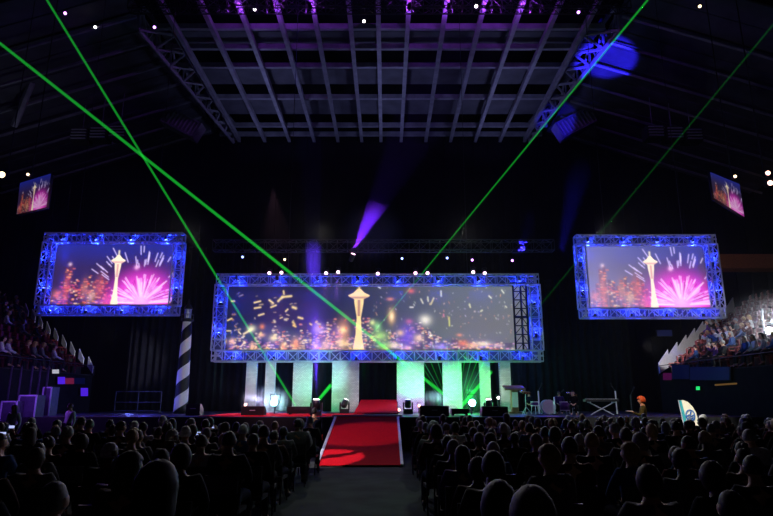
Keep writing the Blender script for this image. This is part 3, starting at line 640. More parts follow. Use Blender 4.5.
# coloured haze that the stage lamps light up
def haze(name, mb, dens, label, aniso=.2, ball=None):
    m = bpy.data.materials.new(name); m.use_nodes = True; nt = m.node_tree; nt.nodes.clear()
    o = nt.nodes.new('ShaderNodeOutputMaterial'); v = nt.nodes.new('ShaderNodeVolumeScatter'); v.inputs['Density'].default_value = dens; v.inputs['Anisotropy'].default_value = aniso
    nt.links.new(v.outputs[0], o.inputs['Volume'])
    if ball:                                     # density falls off softly towards the edge of the puff
        c, r = ball
        tc = nt.nodes.new('ShaderNodeTexCoord'); vm = [nt.nodes.new('ShaderNodeVectorMath') for _ in range(3)]
        vm[0].operation = 'SUBTRACT'; vm[1].operation = 'DIVIDE'; vm[2].operation = 'LENGTH'
        vm[0].inputs[1].default_value = c; vm[1].inputs[1].default_value = (r[0], r[0], r[2])
        nt.links.new(tc.outputs['Object'], vm[0].inputs[0]); nt.links.new(vm[0].outputs[0], vm[1].inputs[0]); nt.links.new(vm[1].outputs[0], vm[2].inputs[0])
        mr = nt.nodes.new('ShaderNodeMapRange'); mr.interpolation_type = 'SMOOTHSTEP'
        for k, x in zip(('From Min', 'From Max', 'To Min', 'To Max'), (.45, 1.0, dens, 0.0)): mr.inputs[k].default_value = x
        nt.links.new(vm[2].outputs['Value'], mr.inputs['Value']); nt.links.new(mr.outputs[0], v.inputs['Density'])
    return tag(mb.build(name, m), label, 'haze', None, 'stuff')
haze('stage_haze', MB().box((-.5, 26.3, 9), (60, 16.5, 17)), .0008, 'thin smoke haze hanging over the stage and lit by the beams')
p = moving_spot
puff = lambda c, r: MB().lathe([(r[0] * math.sin(PI * k / 12) + .001, -r[2] * math.cos(PI * k / 12)) for k in range(13)], 20, c)
haze('smoke_puff', puff(at(372, 232, 29.9), (1.9, 1, 1.75)), .045, 'puff of smoke above the main screen lit violet by one spotlight', ball=(at(372, 232, 29.9), (1.9, 1, 1.75)))
haze('smoke_puff', puff(at(313, 262, 28.75), (.75, 1, 1.3)), .14, 'puff of smoke over the main truss lit blue from the floor', ball=(at(313, 262, 28.75), (.75, 1, 1.3)))
haze('smoke_puff', puff(at(316, 350, 27.7), (.6, 1, 2.9)), .06, 'tall puff of smoke in the violet beam before the main screen', ball=(at(316, 350, 27.7), (.6, 1, 2.9)))
haze('smoke_puff', puff(at(276, 290, 31.1), (.8, 1, 1.0)), .08, 'puff of smoke before the main screen under the pink lights nearest the lighthouse', ball=(at(276, 290, 31.1), (.8, 1, 1.0)))
haze('smoke_puff', puff(at(331, 290, 31.1), (.8, 1, 1.0)), .16, 'puff of smoke before the main screen under two pink lights', ball=(at(331, 290, 31.1), (.8, 1, 1.0)))
haze('smoke_puff', puff(at(470, 392, 29.2), (1.2, 1, 1.4)), .05, 'puff of smoke lit green round the cyan floor light at the laser fan', ball=(at(470, 392, 29.2), (1.2, 1, 1.4)))
haze('smoke_puff', puff(at(440, 399, 28.2), (1.3, 1, .6)), .13, 'low puff of smoke in the cyan light beside the laser fan', ball=(at(440, 399, 28.4), (1.1, 1, .5)))
haze('smoke_puff', puff(at(266, 401, 28.0), (1.3, 1, .8)), .26, 'puff of smoke round the cyan floor light on the lighthouse side', ball=(at(266, 401, 28.0), (1.3, 1, .8)))
lamp('SPOT', at(463, 402.5, 27.2), (.4, .9, 1), 4200, aim=at(425, 394, 28.2), angle=22, blend=.6, size=.05)
lamp('SPOT', at(268, 402.5, 27.2), (.7, .6, 1), 4200, aim=at(244, 395, 28.2), angle=18, blend=.6, size=.05)
lamp('POINT', at(470, 394, 29.2), (.02, 1, .15), 130, size=.2)  # unseen green lamp added inside the puff to tint it
lamp('SPOT', p + Vector((.02, -.02, .3)), (.16, .02, 1.0), 36000, aim=at(372, 214, 29.6), angle=21, blend=.15, size=.05)
p = at(317, 408, 27)
lamp('SPOT', p, (.11, .035, 1.0), 90000, aim=at(313, 240, 29), angle=6.5, blend=.5, size=.05)
# ------------------------------------------------------------------ people
def skin_mesh(nodes, edges, sub=1, name='body'):
    """nodes: list of (xyz, radius); one continuous surface grown along the edges"""
    me = bpy.data.meshes.new(name); me.from_pydata([p for p, r in nodes], edges, [])
    o = link(bpy.data.objects.new('tmp', me))
    o.modifiers.new('s', 'SKIN'); s = o.modifiers.new('d', 'SUBSURF'); s.levels = sub; s.render_levels = sub
    for i, (p, r) in enumerate(nodes):
        d = me.skin_vertices[0].data[i]; d.radius = (r, r) if not isinstance(r, tuple) else r; d.use_root = (i == 0)
    dg = bpy.context.evaluated_depsgraph_get()
    out = bpy.data.meshes.new_from_object(o.evaluated_get(dg)); bpy.data.objects.remove(o)
    out.name = name
    return out
def head_geo(c, yaw, tilt=0.0):
    bm = bmesh.new(); bmesh.ops.create_uvsphere(bm, u_segments=20, v_segments=14, radius=1)
    for v in bm.verts:
        x, y, z = v.co
        w = 1 - .22 * max(0, -z) ** 1.5
        p = Vector((x * .076 * w, y * .094 * (1 - .1 * max(0, -z)), z * .113))
        if y > .3:
            p.y += .022 * math.exp(-(x / .18) ** 2 - ((z + .12) / .2) ** 2)            # nose
            p.y -= .010 * math.exp(-((abs(x) - .42) / .16) ** 2 - ((z - .08) / .13) ** 2)   # eye sockets
            p.y += .006 * math.exp(-(x / .3) ** 2 - ((z + .5) / .08) ** 2)             # lips
            p.y += .008 * math.exp(-(x / .3) ** 2 - ((z + .85) / .15) ** 2)            # chin
        if abs(x) > .85 and abs(y) < .35 and abs(z) < .3: p.x *= 1.16                     # ears
        v.co = p
    bm.transform(Matrix.Translation(c) @ Matrix.Rotation(yaw, 4, 'Z') @ Matrix.Rotation(tilt, 4, 'X'))
    return bm
def hair_geo(c, yaw, style, tilt=0.0):
    bm = bmesh.new(); bmesh.ops.create_uvsphere(bm, u_segments=22, v_segments=16, radius=1)
    kill = [f for f in bm.faces if (lambda m: (m.y > .45 and m.z < .42) or (m.z < (-.45 if style != 'bob' else -.8)) or (m.y > .1 and m.z < -.1))(f.calc_center_median())]
    bmesh.ops.delete(bm, geom=kill, context='FACES')
    r2 = random.Random(hash(style) % 97 if False else len(style))
    for v in bm.verts:
        x, y, z = v.co; k = 1 + r2.uniform(-.03, .03)
        s = dict(short=1.0, long=1.06, bob=1.12, curly=1.35, thin=.95, bun=1.0)[style]
        p = Vector((x * .087 * s * k, y * .106 * s * k - .008, z * .122 * (1 + (s - 1) * .6) * k + .004))
        if style == 'long' and z < .0 and y < .3:
            t = min(1, -z * 2.1); p.z -= .2 * t; p.y -= .015 * t; p.x *= 1 + .1 * t
        v.co = p
    ret = bmesh.ops.extrude_face_region(bm, geom=bm.faces[:])
    for v in [e for e in ret['geom'] if isinstance(e, bmesh.types.BMVert)]: v.co = v.co * .9
    if style == 'bun':
        b2 = bmesh.ops.create_uvsphere(bm, u_segments=10, v_segments=8, radius=.045)
        for v in b2['verts']: v.co += Vector((0, -.09, .07))
    bm.transform(Matrix.Translation(c) @ Matrix.Rotation(yaw, 4, 'Z') @ Matrix.Rotation(tilt, 4, 'X'))
    me = bpy.data.meshes.new('hair'); bm.to_mesh(me); bm.free(); me.polygons.foreach_set('use_smooth', [True] * len(me.polygons))
    me.materials.append(HM['black'])
    return me
def hand(nodes, edges, wi, d, up, side):
    """palm plus four fingers and a thumb, grown from the wrist node"""
    w = Vector(nodes[wi][0]); d, up, side = Vector(d).normalized(), Vector(up), Vector(side)
    nodes.append((w + d * .05, (.034, .018))); p = len(nodes) - 1; edges.append((wi, p))
    for k, L in ((-1.5, .062), (-.5, .075), (.5, .08), (1.5, .07)):
        a = w + d * .085 + side * .018 * k; nodes.append((a, .010)); i = len(nodes) - 1; edges.append((p, i))
        nodes.append((a + d * L * .55 - up * .012, .009)); edges.append((i, i + 1)); nodes.append((a + d * L * .85 - up * .035, .007)); edges.append((i + 1, i + 2))
    a = w + d * .035 + side * .038; nodes.append((a, .011)); i = len(nodes) - 1; edges.append((p, i)); nodes.append((a + d * .04 + side * .018 - up * .01, .009)); edges.append((i, i + 1))
def V(*a): return Vector(a)
def make_figure(pose):
    """returns meshes body, shirt, trousers, shoes (pair) and the head placement; origin on the floor, facing +Y"""
    lean, yaw, twist = pose.get('lean', 0), pose.get('yaw', 0), pose.get('twist', 0)
    if pose['kind'] == 'sit':
        pel = V(0, 0, .55); hips = [V(s * .09, .03, .54) for s in (-1, 1)]; knees = [V(s * .12, .44, .53) for s in (-1, 1)]
        ank = [V(s * .12, .42 + pose.get('foot', 0), .1) for s in (-1, 1)]; toes = [V(s * .14, .57 + pose.get('foot', 0), .05) for s in (-1, 1)]
    else:
        pel = V(0, 0, .93); hips = [V(s * .09, .0, .9) for s in (-1, 1)]; knees = [V(s * .11, .03, .5) for s in (-1, 1)]
        ank = [V(s * .12, -.02, .1) for s in (-1, 1)]; toes = [V(s * .15, .13, .045) for s in (-1, 1)]
    R = Matrix.Rotation(-lean, 3, 'X') @ Matrix.Rotation(twist, 3, 'Z')
    U = lambda x, y, z: pel + R @ V(x, y, z)
    waist, chest, nb, nk = U(0, -.01, .16), U(0, -.02, .34), U(0, -.02, .47), U(0, 0, .54)
    hd = U(0, .02, .635)
    sh = [U(s * .18, -.02, .435) for s in (-1, 1)]
    if pose.get('arms') == 'up': el = [U(s * .24, .16, .30) for s in (-1, 1)]; wr = [U(s * .10, .30, .50) for s in (-1, 1)]
    elif pose.get('arms') == 'hold': el = [U(s * .25, .06, .18) for s in (-1, 1)]; wr = [U(s * .07 - .05, .30, .28) for s in (-1, 1)]
    elif pose.get('arms') == 'hang': el = [U(s * .25, -.04, .16) for s in (-1, 1)]; wr = [U(s * .26, .04, -.08) for s in (-1, 1)]
    else: el = [U(s * .25, .08, .19) for s in (-1, 1)]; wr = [pel + V(s * .09, .33, .07) for s in (-1, 1)]
    n = [(pel, (.15, .11)), (waist, (.135, .1)), (chest, (.16, .11)), (nb, (.075, .07)), (nk, .06), (hd - V(0, 0, .03), .06)]; e = [(0, 1), (1, 2), (2, 3), (3, 4), (4, 5)]
    for k in (0, 1):
        i = len(n); n += [(sh[k], .062), (el[k], .043), (wr[k], .028)]; e += [(2, i), (i, i + 1), (i + 1, i + 2)]
        d = (wr[k] - el[k]); hand(n, e, i + 2, d, V(0, 0, 1) if abs(d.normalized().z) < .8 else V(0, 1, 0), V(1 - 2 * k, 0, 0))
        i = len(n); n += [(hips[k], .09), (knees[k], .06), (ank[k], .042), (toes[k], .036)]; e += [(0, i), (i, i + 1), (i + 1, i + 2), (i + 2, i + 3)]
    body = skin_mesh(n, e, 1, 'body')
    bm = head_geo(hd, yaw, -lean * .4); bm2 = bmesh.new(); bm2.from_mesh(body); tmp = bpy.data.meshes.new('t'); bm.to_mesh(tmp); bm2.from_mesh(tmp); bm2.to_mesh(body); bm.free(); bm2.free()
    n = [(pel + V(0, 0, .0), (.168, .128)), (waist, (.155, .122)), (chest, (.18, .13)), (nb + R @ V(0, 0, -.02), (.085, .08))]; e = [(0, 1), (1, 2), (2, 3)]
    for k in (0, 1):
        i = len(n); n += [(sh[k], .078), (el[k], .056), (wr[k].lerp(el[k], .12), .042)]; e += [(2, i), (i, i + 1), (i + 1, i + 2)]
    shirt = skin_mesh(n, e, 1, 'shirt')
    n = [(pel + V(0, 0, -.01), (.16, .12))]; e = []
    for k in (0, 1):
        i = len(n); n += [(hips[k], .104), (knees[k], .076), (ank[k] + V(0, 0, .04), .06)]; e += [(0, i), (i, i + 1), (i + 1, i + 2)]
    trou = skin_mesh(n, e, 1, 'trousers')
    shoes = [skin_mesh([(ank[k] + V(0, -.03, -.05), .05), (toes[k] + V(0, 0, 0), .048)], [(0, 1)], 1, 'shoe') for k in (0, 1)]
    for m, c in ((body, M['skin']), (shirt, CM['black']), (trou, CM['charcoal']), (shoes[0], M['black']), (shoes[1], M['black'])):
        m.materials.clear(); m.materials.append(c); m.polygons.foreach_set('use_smooth', [True] * len(m.polygons))
    return dict(body=body, shirt=shirt, trousers=trou, shoes=shoes, head=hd, yaw=yaw, tilt=-lean * .4)
POSES = [dict(kind='sit', lean=-.08), dict(kind='sit', lean=.04, yaw=.35, foot=.08), dict(kind='sit', lean=-.14, yaw=-.3, foot=.15), dict(kind='sit', lean=.12, twist=.15), dict(kind='sit', lean=-.05, yaw=.7, twist=.2), dict(kind='sit', lean=-.02, yaw=-.6), dict(kind='sit', lean=.0, arms='up')]
FIGS = [make_figure(p) for p in POSES]
STYLES = ['short', 'thin', 'bob', 'long', 'bun', 'curly']
HAIRM = {(i, s): hair_geo(f['head'], f['yaw'], s, f['tilt']) for i, f in enumerate(FIGS) for s in STYLES}
def setm(o, m): o.material_slots[0].link = 'OBJECT'; o.material_slots[0].material = m
def child(name, me, m, parent):
    o = link(bpy.data.objects.new(name, me)); o.parent = parent; setm(o, m); return o
def person(fi, style, hc, sc_, tc, skin, loc, rz, label, group=None, scale=1.0, fig=None, hairm=None):
    f = fig or FIGS[fi]
    t = thing('person', loc, label, 'person', group); t.rotation_euler.z = rz; t.scale = (scale,) * 3
    child('body', f['body'], M[skin], t); child('shirt', f['shirt'], CM[sc_], t); child('trousers', f['trousers'], CM[tc], t)
    child('hair', hairm or HAIRM[(fi, style)], HM[hc], t)
    for s in f['shoes']: child('shoe', s, M['black'], t)
    return t
# folding chair, one mesh (too small and dark in the photo to show its parts)
q = MB(); q.box((0, .0, .425), (.42, .42, .05))
for s in (-1, 1):
    q.bar((s * .2, .2, .42), (s * .2, .24, 0), .014, 5); q.bar((s * .2, -.24, .86), (s * .2, -.17, .42), .014, 5); q.bar((s * .2, -.17, .42), (s * .2, -.25, 0), .014, 5)
q.box((0, -.245, .75), (.41, .03, .22))
CH = q.build('folding_chair', M['rubber']); ch_used = False
HW = {'short': 'short', 'thin': 'cropped', 'bob': 'bobbed', 'long': 'long', 'bun': 'tied-up', 'curly': 'full curly'}
SIDE = {-1: 'lighthouse-side', 1: 'lectern-side'}
rows = [3.9 + 1.06 * k for k in range(15)]
seats = []
for ri, Y in enumerate(rows):
    for sd in (-1, 1):
        if sd < 0 and Y > 16.6: continue
        x = -1.98 if sd < 0 else .86
        if Y > 16 and sd > 0: x = .95
        k = 0
        while abs(x) < .655 * Y + .35:
            if rnd.random() > .15: seats.append((ri, sd, k, x + rnd.uniform(-.07, .07), Y + rnd.uniform(-.1, .1)))
            x += sd * rnd.uniform(.56, .70); k += 1
for ri, sd, k, x, Y in seats:
    fi = rnd.choice((0, 0, 1, 2, 3, 4, 5)) if rnd.random() > .03 else 6
    st = rnd.choice(STYLES[:5] + ['short', 'short', 'thin', 'bob']); hc = rnd.choice(['black', 'dark-brown', 'dark-brown', 'brown', 'brown', 'grey', 'grey', 'blond', 'white'])
    s1 = rnd.choice([c for c, _ in CLOTH[:7]] * 2 + ['white', 'blue', 'purple', 'grey']); tc = rnd.choice(['black', 'charcoal', 'navy']); sk = rnd.choice(['skin', 'skin', 'skin2', 'skin3'])
    rz = rnd.uniform(-.12, .12) + (-.012 * x)
    where = '%s row from stage, %s block, %s from aisle' % (ORD[len(rows) - 1 - ri], SIDE[sd], ORD[k])
    person(fi, st, hc, s1, tc, sk, (x, Y, 0), rz, 'person with %s %s hair, %s' % (HW[st], hc, where), 'audience seated on the arena floor', rnd.uniform(.94, 1.06))
    if fi == 6:
        hp = Matrix.Translation((x, Y, 0)) @ Matrix.Rotation(rz, 4, 'Z') @ V(0, .37, 1.10)
        ph = thing('phone', hp, 'glowing phone held up in the %s' % where, 'phone', 'phones held up in the audience')
        MB().box(hp, (.15, .012, .075), rz).build('phone_case', M['black'], ph); MB().box(hp - V(0, .008, 0), (.135, .006, .065), rz).build('screen', glow('phone_screen', (170, 180, 230), 1.2), ph)
    c = CH if not ch_used else copy_tree(CH); ch_used = True
    c.location = (x, Y - .02, 0); c.rotation_euler.z = rz
    tag(c, 'black folding chair in the %s' % where, 'chair', 'folding chairs on the arena floor')
for px, py, Y, fi, st, hc, lb in ((497, 473, 3.15, 0, 'short', 'dark-brown', 'large dark head close to the camera, short hair, just past the ramp edge'), (537, 482, 2.75, 3, 'bob', 'grey', 'largest dark head closest to the camera, bobbed hair'),
                                  (166, 452, 3.3, 2, 'long', 'black', 'dark figure close to the camera beside the aisle, lighthouse side')):
    p = at(px, py, Y); s = (p.z + .0) / 1.335
    person(fi, st, hc, 'black', 'black', 'skin2', (p.x, Y, 0), 0, lb, None, s)
    c = copy_tree(CH); c.location = (p.x, Y - .02, 0); tag(c, 'black folding chair under the ' + lb.split(',')[0], 'chair', 'folding chairs on the arena floor')
# standing people
ST = make_figure(dict(kind='stand', arms='hang')); STH = {s: hair_geo(ST['head'], 0, s) for s in ('short', 'long')}
HO = make_figure(dict(kind='stand', arms='hold', yaw=.25)); HOH = hair_geo(HO['head'], .25, 'curly')
person(0, '', 'black', 'navy', 'black', 'skin2', (-2.05, 17.6, 0), .25, 'usher standing at the foot of the red ramp, violet lit head', None, .92, ST, STH['short'])
person(0, '', 'brown', 'white', 'black', 'skin', at(71, 404, 21.6) * 1 - V(0, 0, at(71, 404, 21.6).z), 2.6, 'person in a white shirt standing before the stage, beyond the lighthouse-side block', None, .98, ST, STH['short'])
person(0, '', 'dark-brown', 'white', 'black', 'skin', at(15, 406, 20.5) - V(0, 0, at(15, 406, 20.5).z), 2.9, 'person in white standing in front of the violet-lit cases', None, .96, ST, STH['long'])
p = at(641, 394, 19.6)
t = thing('riser_box', (p.x, 19.6, 0), 'low black riser under the red-haired person', 'riser'); MB().box((p.x, 19.6, .1), (1.2, 1.0, .16)).build('platform', M['black'], t)
q = MB()
for sx in (-.5, .5):
    for sy in (-.4, .4): q.box((p.x + sx, 19.6 + sy, .01), (.1, .1, .02))
q.build('foot', M['darksteel'], t)
pf = person(0, '', 'red', 'olive', 'brown', 'skin', (p.x, 19.6, .18), 1.25, 'person with curly red hair in an olive shirt holding white papers', None, 1.0, HO, HOH)
hp = pf.matrix_basis @ Vector((-.05, .40, .93 + .31))
tag(MB().box(hp, (.3, .22, .02), 1.25).build('song_sheet', M['white']), 'white papers held by the person with red hair', 'paper')
lamp('SPOT', (p.x - 3.2, 15.0, 7.5), (1, .62, .36), 2600, aim=(p.x, 19.6, 1.6), angle=8, blend=.6, size=.1)
# ------------------------------------------------------------------ band area
def mic_stand(px, py, ptop, Y, label, m, tilt=0.0):
    b = at(px, py, Y); z1 = at(px, ptop, Y).z; b.z = DECK
    t = thing('microphone_stand', b, label, 'microphone stand')
    MB().lathe([(.16, 0), (.15, .03), (.03, .045)], 16, b).build('base', M['black'], t)
    MB().bar(b + V(0, 0, .03), (b.x, b.y, z1), .03, 8).build('pole', m, t)
    MB().bar((b.x, b.y, z1), (b.x + tilt, b.y - .05, z1 + .2), .014, 6).build('boom', M['darksteel'], t)
    MB().lathe([(.02, 0), (.035, .1), (.03, .16)], 10, (b.x + tilt, b.y - .05, z1 + .2), (tilt, -.2, .3)).build('microphone', M['black'], t)
mic_stand(617, 412, 391, 26, 'white-lit microphone stand beside the person with red hair', M['white'], -.15)
mic_stand(539.5, 412, 391, 26.5, 'white-lit microphone stand in the violet band area, nearest the lectern', M['white'], .1)
mic_stand(555, 412, 397, 26.5, 'short microphone stand in the violet band area next to the keyboard', M['alu'], .3)
mic_stand(632, 412, 395, 25.5, 'dark microphone stand close behind the person with red hair', M['darksteel'], .1)
b = at(602, 412, 25.5); b.z = DECK
t = thing('keyboard_stand', b, 'black X-shaped keyboard stand on the band stage', 'keyboard stand')
for s in (-1, 1):
    MB().bar(b + V(-.5 * s, -.05 * s, .02), b + V(.5 * s, -.05 * s, .52), .025, 6).build('cross_leg', M['alu'], t)
    MB().bar(b + V(.5 * s, -.2, .52), b + V(.5 * s, .2, .52), .02, 6).build('top_bar', M['alu'], t)
t = thing('keyboard', b + V(0, 0, .545), 'long black electric keyboard on the X-shaped stand', 'keyboard')
MB().box(b + V(0, 0, .60), (1.4, .34, .1)).build('keyboard_case', M['rubber'], t)
q = MB()
for k in range(36): q.box(b + V(-.65 + .037 * k, -.06, .655), (.033, .16, .015))
q.build('white_key', M['keys'], t)
def drum(c, r, h, axis, label, kind):
    t = thing(kind, (c[0], c[1], DECK), label, 'drum')
    MB().lathe([(r, -h / 2), (r, h / 2)], 24, c, axis).build('shell', mat('drum_shell', (90, 40, 120), .3), t, True)
    A = Vector(axis).normalized()
    for s in (-1, 1): MB().lathe([(r * 1.03, -.02), (r * 1.03, .02), (r * .4, .022)], 24, Vector(c) + A * h / 2 * s, A).build('drum_head', M['keys'], t)
    q = MB()
    for k in range(3):
        a = 2 * PI * k / 3 + .4; q.bar((c[0] + r * .8 * math.cos(a), c[1] + r * .8 * math.sin(a), c[2] - (r if abs(A.z) < .5 else h / 2) * .8), (c[0] + r * 1.1 * math.cos(a), c[1] + r * 1.1 * math.sin(a), DECK), .015, 5)
    q.build('leg', M['alu'], t)
c = at(548, 409, 27.5)
drum((c.x, 27.5, DECK + .32), .3, .4, (0, 1, 0), 'violet-lit bass drum on its side in the band area', 'bass_drum')
drum((c.x - .62, 27.3, DECK + .45), .18, .16, (0, 0, 1), 'small snare drum beside the bass drum, lectern side', 'snare_drum')
drum((c.x + .75, 27.4, DECK + .35), .24, .36, (0, 0, 1), 'floor tom drum beside the bass drum, keyboard side', 'floor_tom')
for dx, hgt, lb in ((-.95, .95, 'bright cymbal on a stand nearest the lectern'), (1.15, .9, 'bright cymbal on a stand towards the keyboard')):
    b = V(c.x + dx, 27.6, DECK); t = thing('cymbal_stand', b, lb, 'cymbal')
    MB().lathe([(.02, .03), (.26, .0), (.25, -.01), (.02, .01)], 24, b + V(0, 0, hgt), (.15, -.35, 1)).build('cymbal_disc', mat('brass_cymbal', (210, 180, 110), .25, metal=.9), t, True)
    MB().bar(b + V(0, 0, .3), b + V(0, 0, hgt), .012, 6).build('pole', M['alu'], t)
    q = MB()
    for k in range(3): a = 2 * PI * k / 3; q.bar(b + V(0, 0, .32), b + V(.26 * math.cos(a), .26 * math.sin(a), 0), .012, 5)
    q.build('tripod', M['alu'], t)
for px, Y, sh, lb in ((530, 28.4, 'navy', 'seated band member next to the lectern'), (560, 28.6, 'purple', 'seated band member behind the floor tom'), (574, 26.5, 'black', 'seated band member beside the keyboard')):
    b = at(px, 412, Y); b.z = DECK - .06
    person(1, 'short', 'dark-brown', sh, 'black', 'skin', b, PI * .9, lb, None, .82)
    q = MB(); q.box(b + V(0, 0, .36 + .06), (.34, .34, .05)); 
    for sx in (-1, 1):
        for sy in (-1, 1): q.bar(b + V(.14 * sx, .14 * sy, .4), b + V(.18 * sx, .18 * sy, .06), .014, 5)
    tag(q.build('stool', M['black']), 'black stool under the ' + lb, 'stool')
lamp('POINT', at(550, 388, 25.5), (.45, .15, 1), 13, size=.15); lamp('POINT', at(600, 380, 24), (.7, .75, 1), 10, size=.15)
lamp('SPOT', (11, 12, 9), (.95, .95, 1), 1700, aim=(9.9, 23, .7), angle=26, size=.2)
# feather flag
p0 = at(697, 434, 17.0); zt = at(682, 400, 17).z
t = thing('feather_flag', (p0.x + .1, 17, 0), 'cream feather flag with teal edge and blue round emblem', 'flag')
def fl(px, py): return at(px, py, 17.0)
out = [fl(679, 400.5), fl(683, 400), fl(688, 402), fl(692.5, 406.5), (fl(696, 412.5)), fl(698.5, 421), fl(699, 431), fl(687, 433)]
MB().slab(out, (0, .03, 0)).build('sail', M['cream'], t)
ed = [fl(679, 400.5), fl(681.2, 400.3), fl(685.5, 417), fl(689.5, 433), fl(686.3, 433)]
MB().slab([v + V(0, -.012, 0) for v in ed], (0, .05, 0)).build('teal_edge', M['teal'], t)
c = fl(690, 415.5) + V(0, -.02, 0)
q = MB()
for k in range(16):
    a, b2 = 2 * PI * k / 16, 2 * PI * (k + 1) / 16; q.bar(c + V(.12 * math.cos(a), 0, .15 * math.sin(a)), c + V(.12 * math.cos(b2), 0, .15 * math.sin(b2)), .016, 4)
q.path([c + V(-.10, 0, -.02), c + V(-.04, 0, .02), c + V(.03, 0, -.02), c + V(.10, 0, .02)], .016, 4); q.path([c + V(-.08, 0, -.08), c + V(-.02, 0, -.05), c + V(.03, 0, -.09), c + V(.08, 0, -.05)], .014, 4); q.bar(c + V(0, 0, .04), c + V(.03, 0, .11), .02, 4)
q.build('emblem', M['emblem'], t)
MB().bar((fl(679, 400).x, 17.03, zt), (p0.x - .2, 17.03, 0.04), .018, 6).build('pole', M['alu'], t)
MB().box((p0.x - .2, 17.03, .03), (.5, .5, .06)).build('base_plate', M['black'], t)
lamp('SPOT', (p0.x - 2.5, 12.5, 5.5), (1, .96, .85), 2600, aim=fl(690, 416), angle=8, blend=.6, size=.1)
for px, py, m, lb in ((701, 433.5, 'magenta', 'magenta cloth bundle at the foot of the feather flag'), (727, 437, 'red', 'red cloth bundle on the table past the feather flag')):
    p = at(px, py, 16.8); q = MB().lathe([(.1, -.12), (.24, -.08), (.2, .02), (.1, .1), (.03, .12)], 14, p)
    t = tag(q.build('cloth_bundle', M[m], None, True), lb, 'cloth')
    tb = thing('side_table', (p.x, 16.8, 0), 'small black side table under the ' + lb.split(' cloth')[0] + ' cloth bundle', 'table')
    MB().box((p.x, 16.8, p.z - .15), (.6, .5, .04)).build('table_top', M['black'], tb)
    for sx in (-1, 1):
        for sy in (-1, 1): MB().bar((p.x + .25 * sx, 16.8 + .2 * sy, p.z - .17), (p.x + .25 * sx, 16.8 + .2 * sy, 0), .018, 5).build('leg', M['black'], tb)
# ------------------------------------------------------------------ side stands
def merged_figure(f, hm):
    bm = bmesh.new(); me = bpy.data.meshes.new('seated_figure')
    for i, m in enumerate((f['body'], f['shirt'], f['trousers'], hm, f['shoes'][0], f['shoes'][1])):
        n = len(bm.faces); bm.from_mesh(m); bm.faces.ensure_lookup_table()
        for fc in bm.faces[n:]: fc.material_index = min(i, 4)
    bm.to_mesh(me); bm.free()
    for k in ('skin',): me.materials.append(M[k])
    me.materials.append(CM['grey']); me.materials.append(CM['charcoal']); me.materials.append(HM['black']); me.materials.append(M['black'])
    return me
MERG = [merged_figure(FIGS[i], HAIRM[(i, s)]) for i, s in ((0, 'short'), (3, 'bob'), (1, 'long'), (6, 'thin'))]
q = MB(); q.box((0, 0, .42), (.44, .42, .05)); q.box((0, -.23, .66), (.44, .05, .5)); q.box((0, -.16, .2), (.3, .06, .4))
for s in (-1, 1): q.box((s * .23, -.02, .56), (.04, .4, .04)); q.box((s * .23, -.2, .5), (.04, .05, .16))
SEAT = q.build('stadium_seat', M['seat']); seat_used = False
CX0 = -.55
NR = 10
PALE = {-1: [(5, 316), (24, 324), (9, 340), (30, 349), (43, 350), (57, 349), (5, 356)], 1: None}
